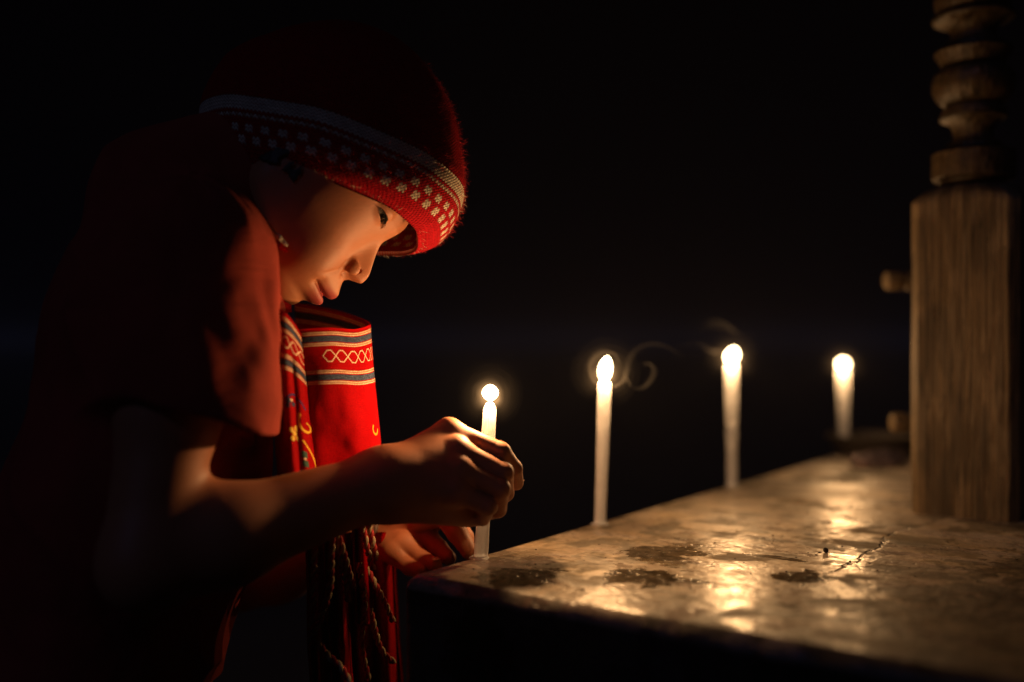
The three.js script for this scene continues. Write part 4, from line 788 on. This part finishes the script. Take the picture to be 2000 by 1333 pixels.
  const cream = std({ color: col(...CREAM), roughness: 0.95 });
  const strip = (y0, w, m, name) => mesh(name, surface(30, 8, (u, v) => { const e = Math.sqrt(Math.max(0, 1 - Math.pow(Math.max(0, u - 0.88) / 0.12, 2))); return at(484 + 76 * u, 418 + 52 * u + 10 * u * u + y0 + (v - 0.5) * w * e * (0.8 + 0.3 * noise2(u * 11, 1)) + 1.5 * noise2(u * 16, v * 3), 0.776 - 0.006 * Math.sin(u * 2.2) - 0.002 * Math.sin(v * 3.1) + 0.012 * Math.max(0, u - 0.8)); }, { thick: 0.002 }), m, scarf);
  strip(0, 11, cream, 'woven_edge'); strip(11, 16, plain, 'hem_strip');
  mesh('back_fold', surface(20, 16, (u, v) => at(300 + 118 * u + 4 * Math.sin(v * 3), 258 + 62 * v - 18 * u * (1 - v), 0.93 + 0.015 * Math.sin(u * 3 + v) - 0.02 * v), { thick: 0.003 }), plain, scarf);
  // tail cloth and twisted fringe cords below the arms
  mesh('scarf_tail', surface(30, 40, (u, v) => at(632 + 40 * u + 14 * v + 5 * fbm(u * 4, v * 4, 2), 1020 + 330 * v, 0.81 + 0.025 * Math.sin(u * 7) + 0.03 * u), { thick: 0.0022 }), plain, scarf);
  mesh('scarf_tail', surface(40, 40, (u, v) => at(596 + 70 * u + 10 * v + 6 * fbm(u * 5 + 3, v * 3, 2), 1030 + 320 * v, 0.85 + 0.016 * Math.sin(u * 13) + 0.02 * u), { thick: 0.0022 }), plain, scarf);
  mesh('scarf_tail', surface(40, 40, (u, v) => at(672 + 100 * u + 12 * v + 6 * fbm(u * 5 + 8, v * 3, 2), 1040 + 310 * v, 0.89 + 0.014 * Math.sin(u * 15) + 0.01 * u), { thick: 0.0022 }), plain, scarf);
  mesh('scarf_tail', surface(24, 30, (u, v) => at(688 + 24 * u + 8 * v, 1000 + 220 * v, 0.86 + 0.012 * Math.sin(u * 6)), { thick: 0.0022 }), plain, scarf);
  const cordMat = std({ vertexColors: true, roughness: 0.9 });
  const cord = (list, r = 0.0016) => {
    const c = new THREE.CatmullRomCurve3(list.map(([x, y, d]) => at(x, y, d)), false, 'centripetal'), L = c.getLength(), n = Math.ceil(L / 0.0008), geos = [];
    for (let s = 0; s < 2; s++) {
      const pts = []; for (let i = 0; i <= n; i++) { const p = c.getPointAt(i / n), t = c.getTangentAt(i / n), a = i / n * L / 0.0062 * Math.PI * 2 / 2 + s * Math.PI, e1 = t.clone().cross(V(0, 0, 1)).normalize(), e2 = t.clone().cross(e1); pts.push(p.addScaledVector(e1, Math.cos(a) * r * 0.8).addScaledVector(e2, Math.sin(a) * r * 0.8)); }
      const g = tube(pts, r, n, 6), m = g.attributes.position.count, k = new Float32Array(m * 3), cc = s ? [0.38, 0.28, 0.16] : [0.36, 0.02, 0.02]; for (let i = 0; i < m; i++) k.set(cc, i * 3); g.setAttribute('color', new THREE.BufferAttribute(k, 3)); geos.push(g);
    }
    mesh('fringe_cord', mergeGeometries(geos), cordMat, scarf);
  };
  cord([[700, 1000, 0.83], [708, 1030, 0.832], [717, 1072, 0.836], [729, 1113, 0.838]]); cord([[712, 1000, 0.84], [721, 1030, 0.84], [735, 1093, 0.842]]);
  cord([[652, 1030, 0.80], [662, 1072, 0.80], [672, 1114, 0.805], [680, 1175, 0.81]]); cord([[658, 1040, 0.80], [672, 1085, 0.8], [690, 1150, 0.81]]);
  cord([[650, 1040, 0.79], [647, 1077, 0.79], [644, 1150, 0.79], [624, 1214, 0.79], [617, 1240, 0.79], [635, 1276, 0.79], [666, 1304, 0.79], [686, 1340, 0.79]]);
  cord([[615, 1050, 0.79], [613, 1106, 0.79], [612, 1160, 0.79], [606, 1260, 0.79]]); cord([[700, 1100, 0.84], [712, 1180, 0.845], [706, 1260, 0.85], [720, 1330, 0.85]]); cord([[722, 1190, 0.86], [745, 1270, 0.86], [770, 1296, 0.862]]); cord([[716, 1110, 0.86], [748, 1172, 0.86], [768, 1215, 0.862]]);
}
renderer.render(scene, camera);
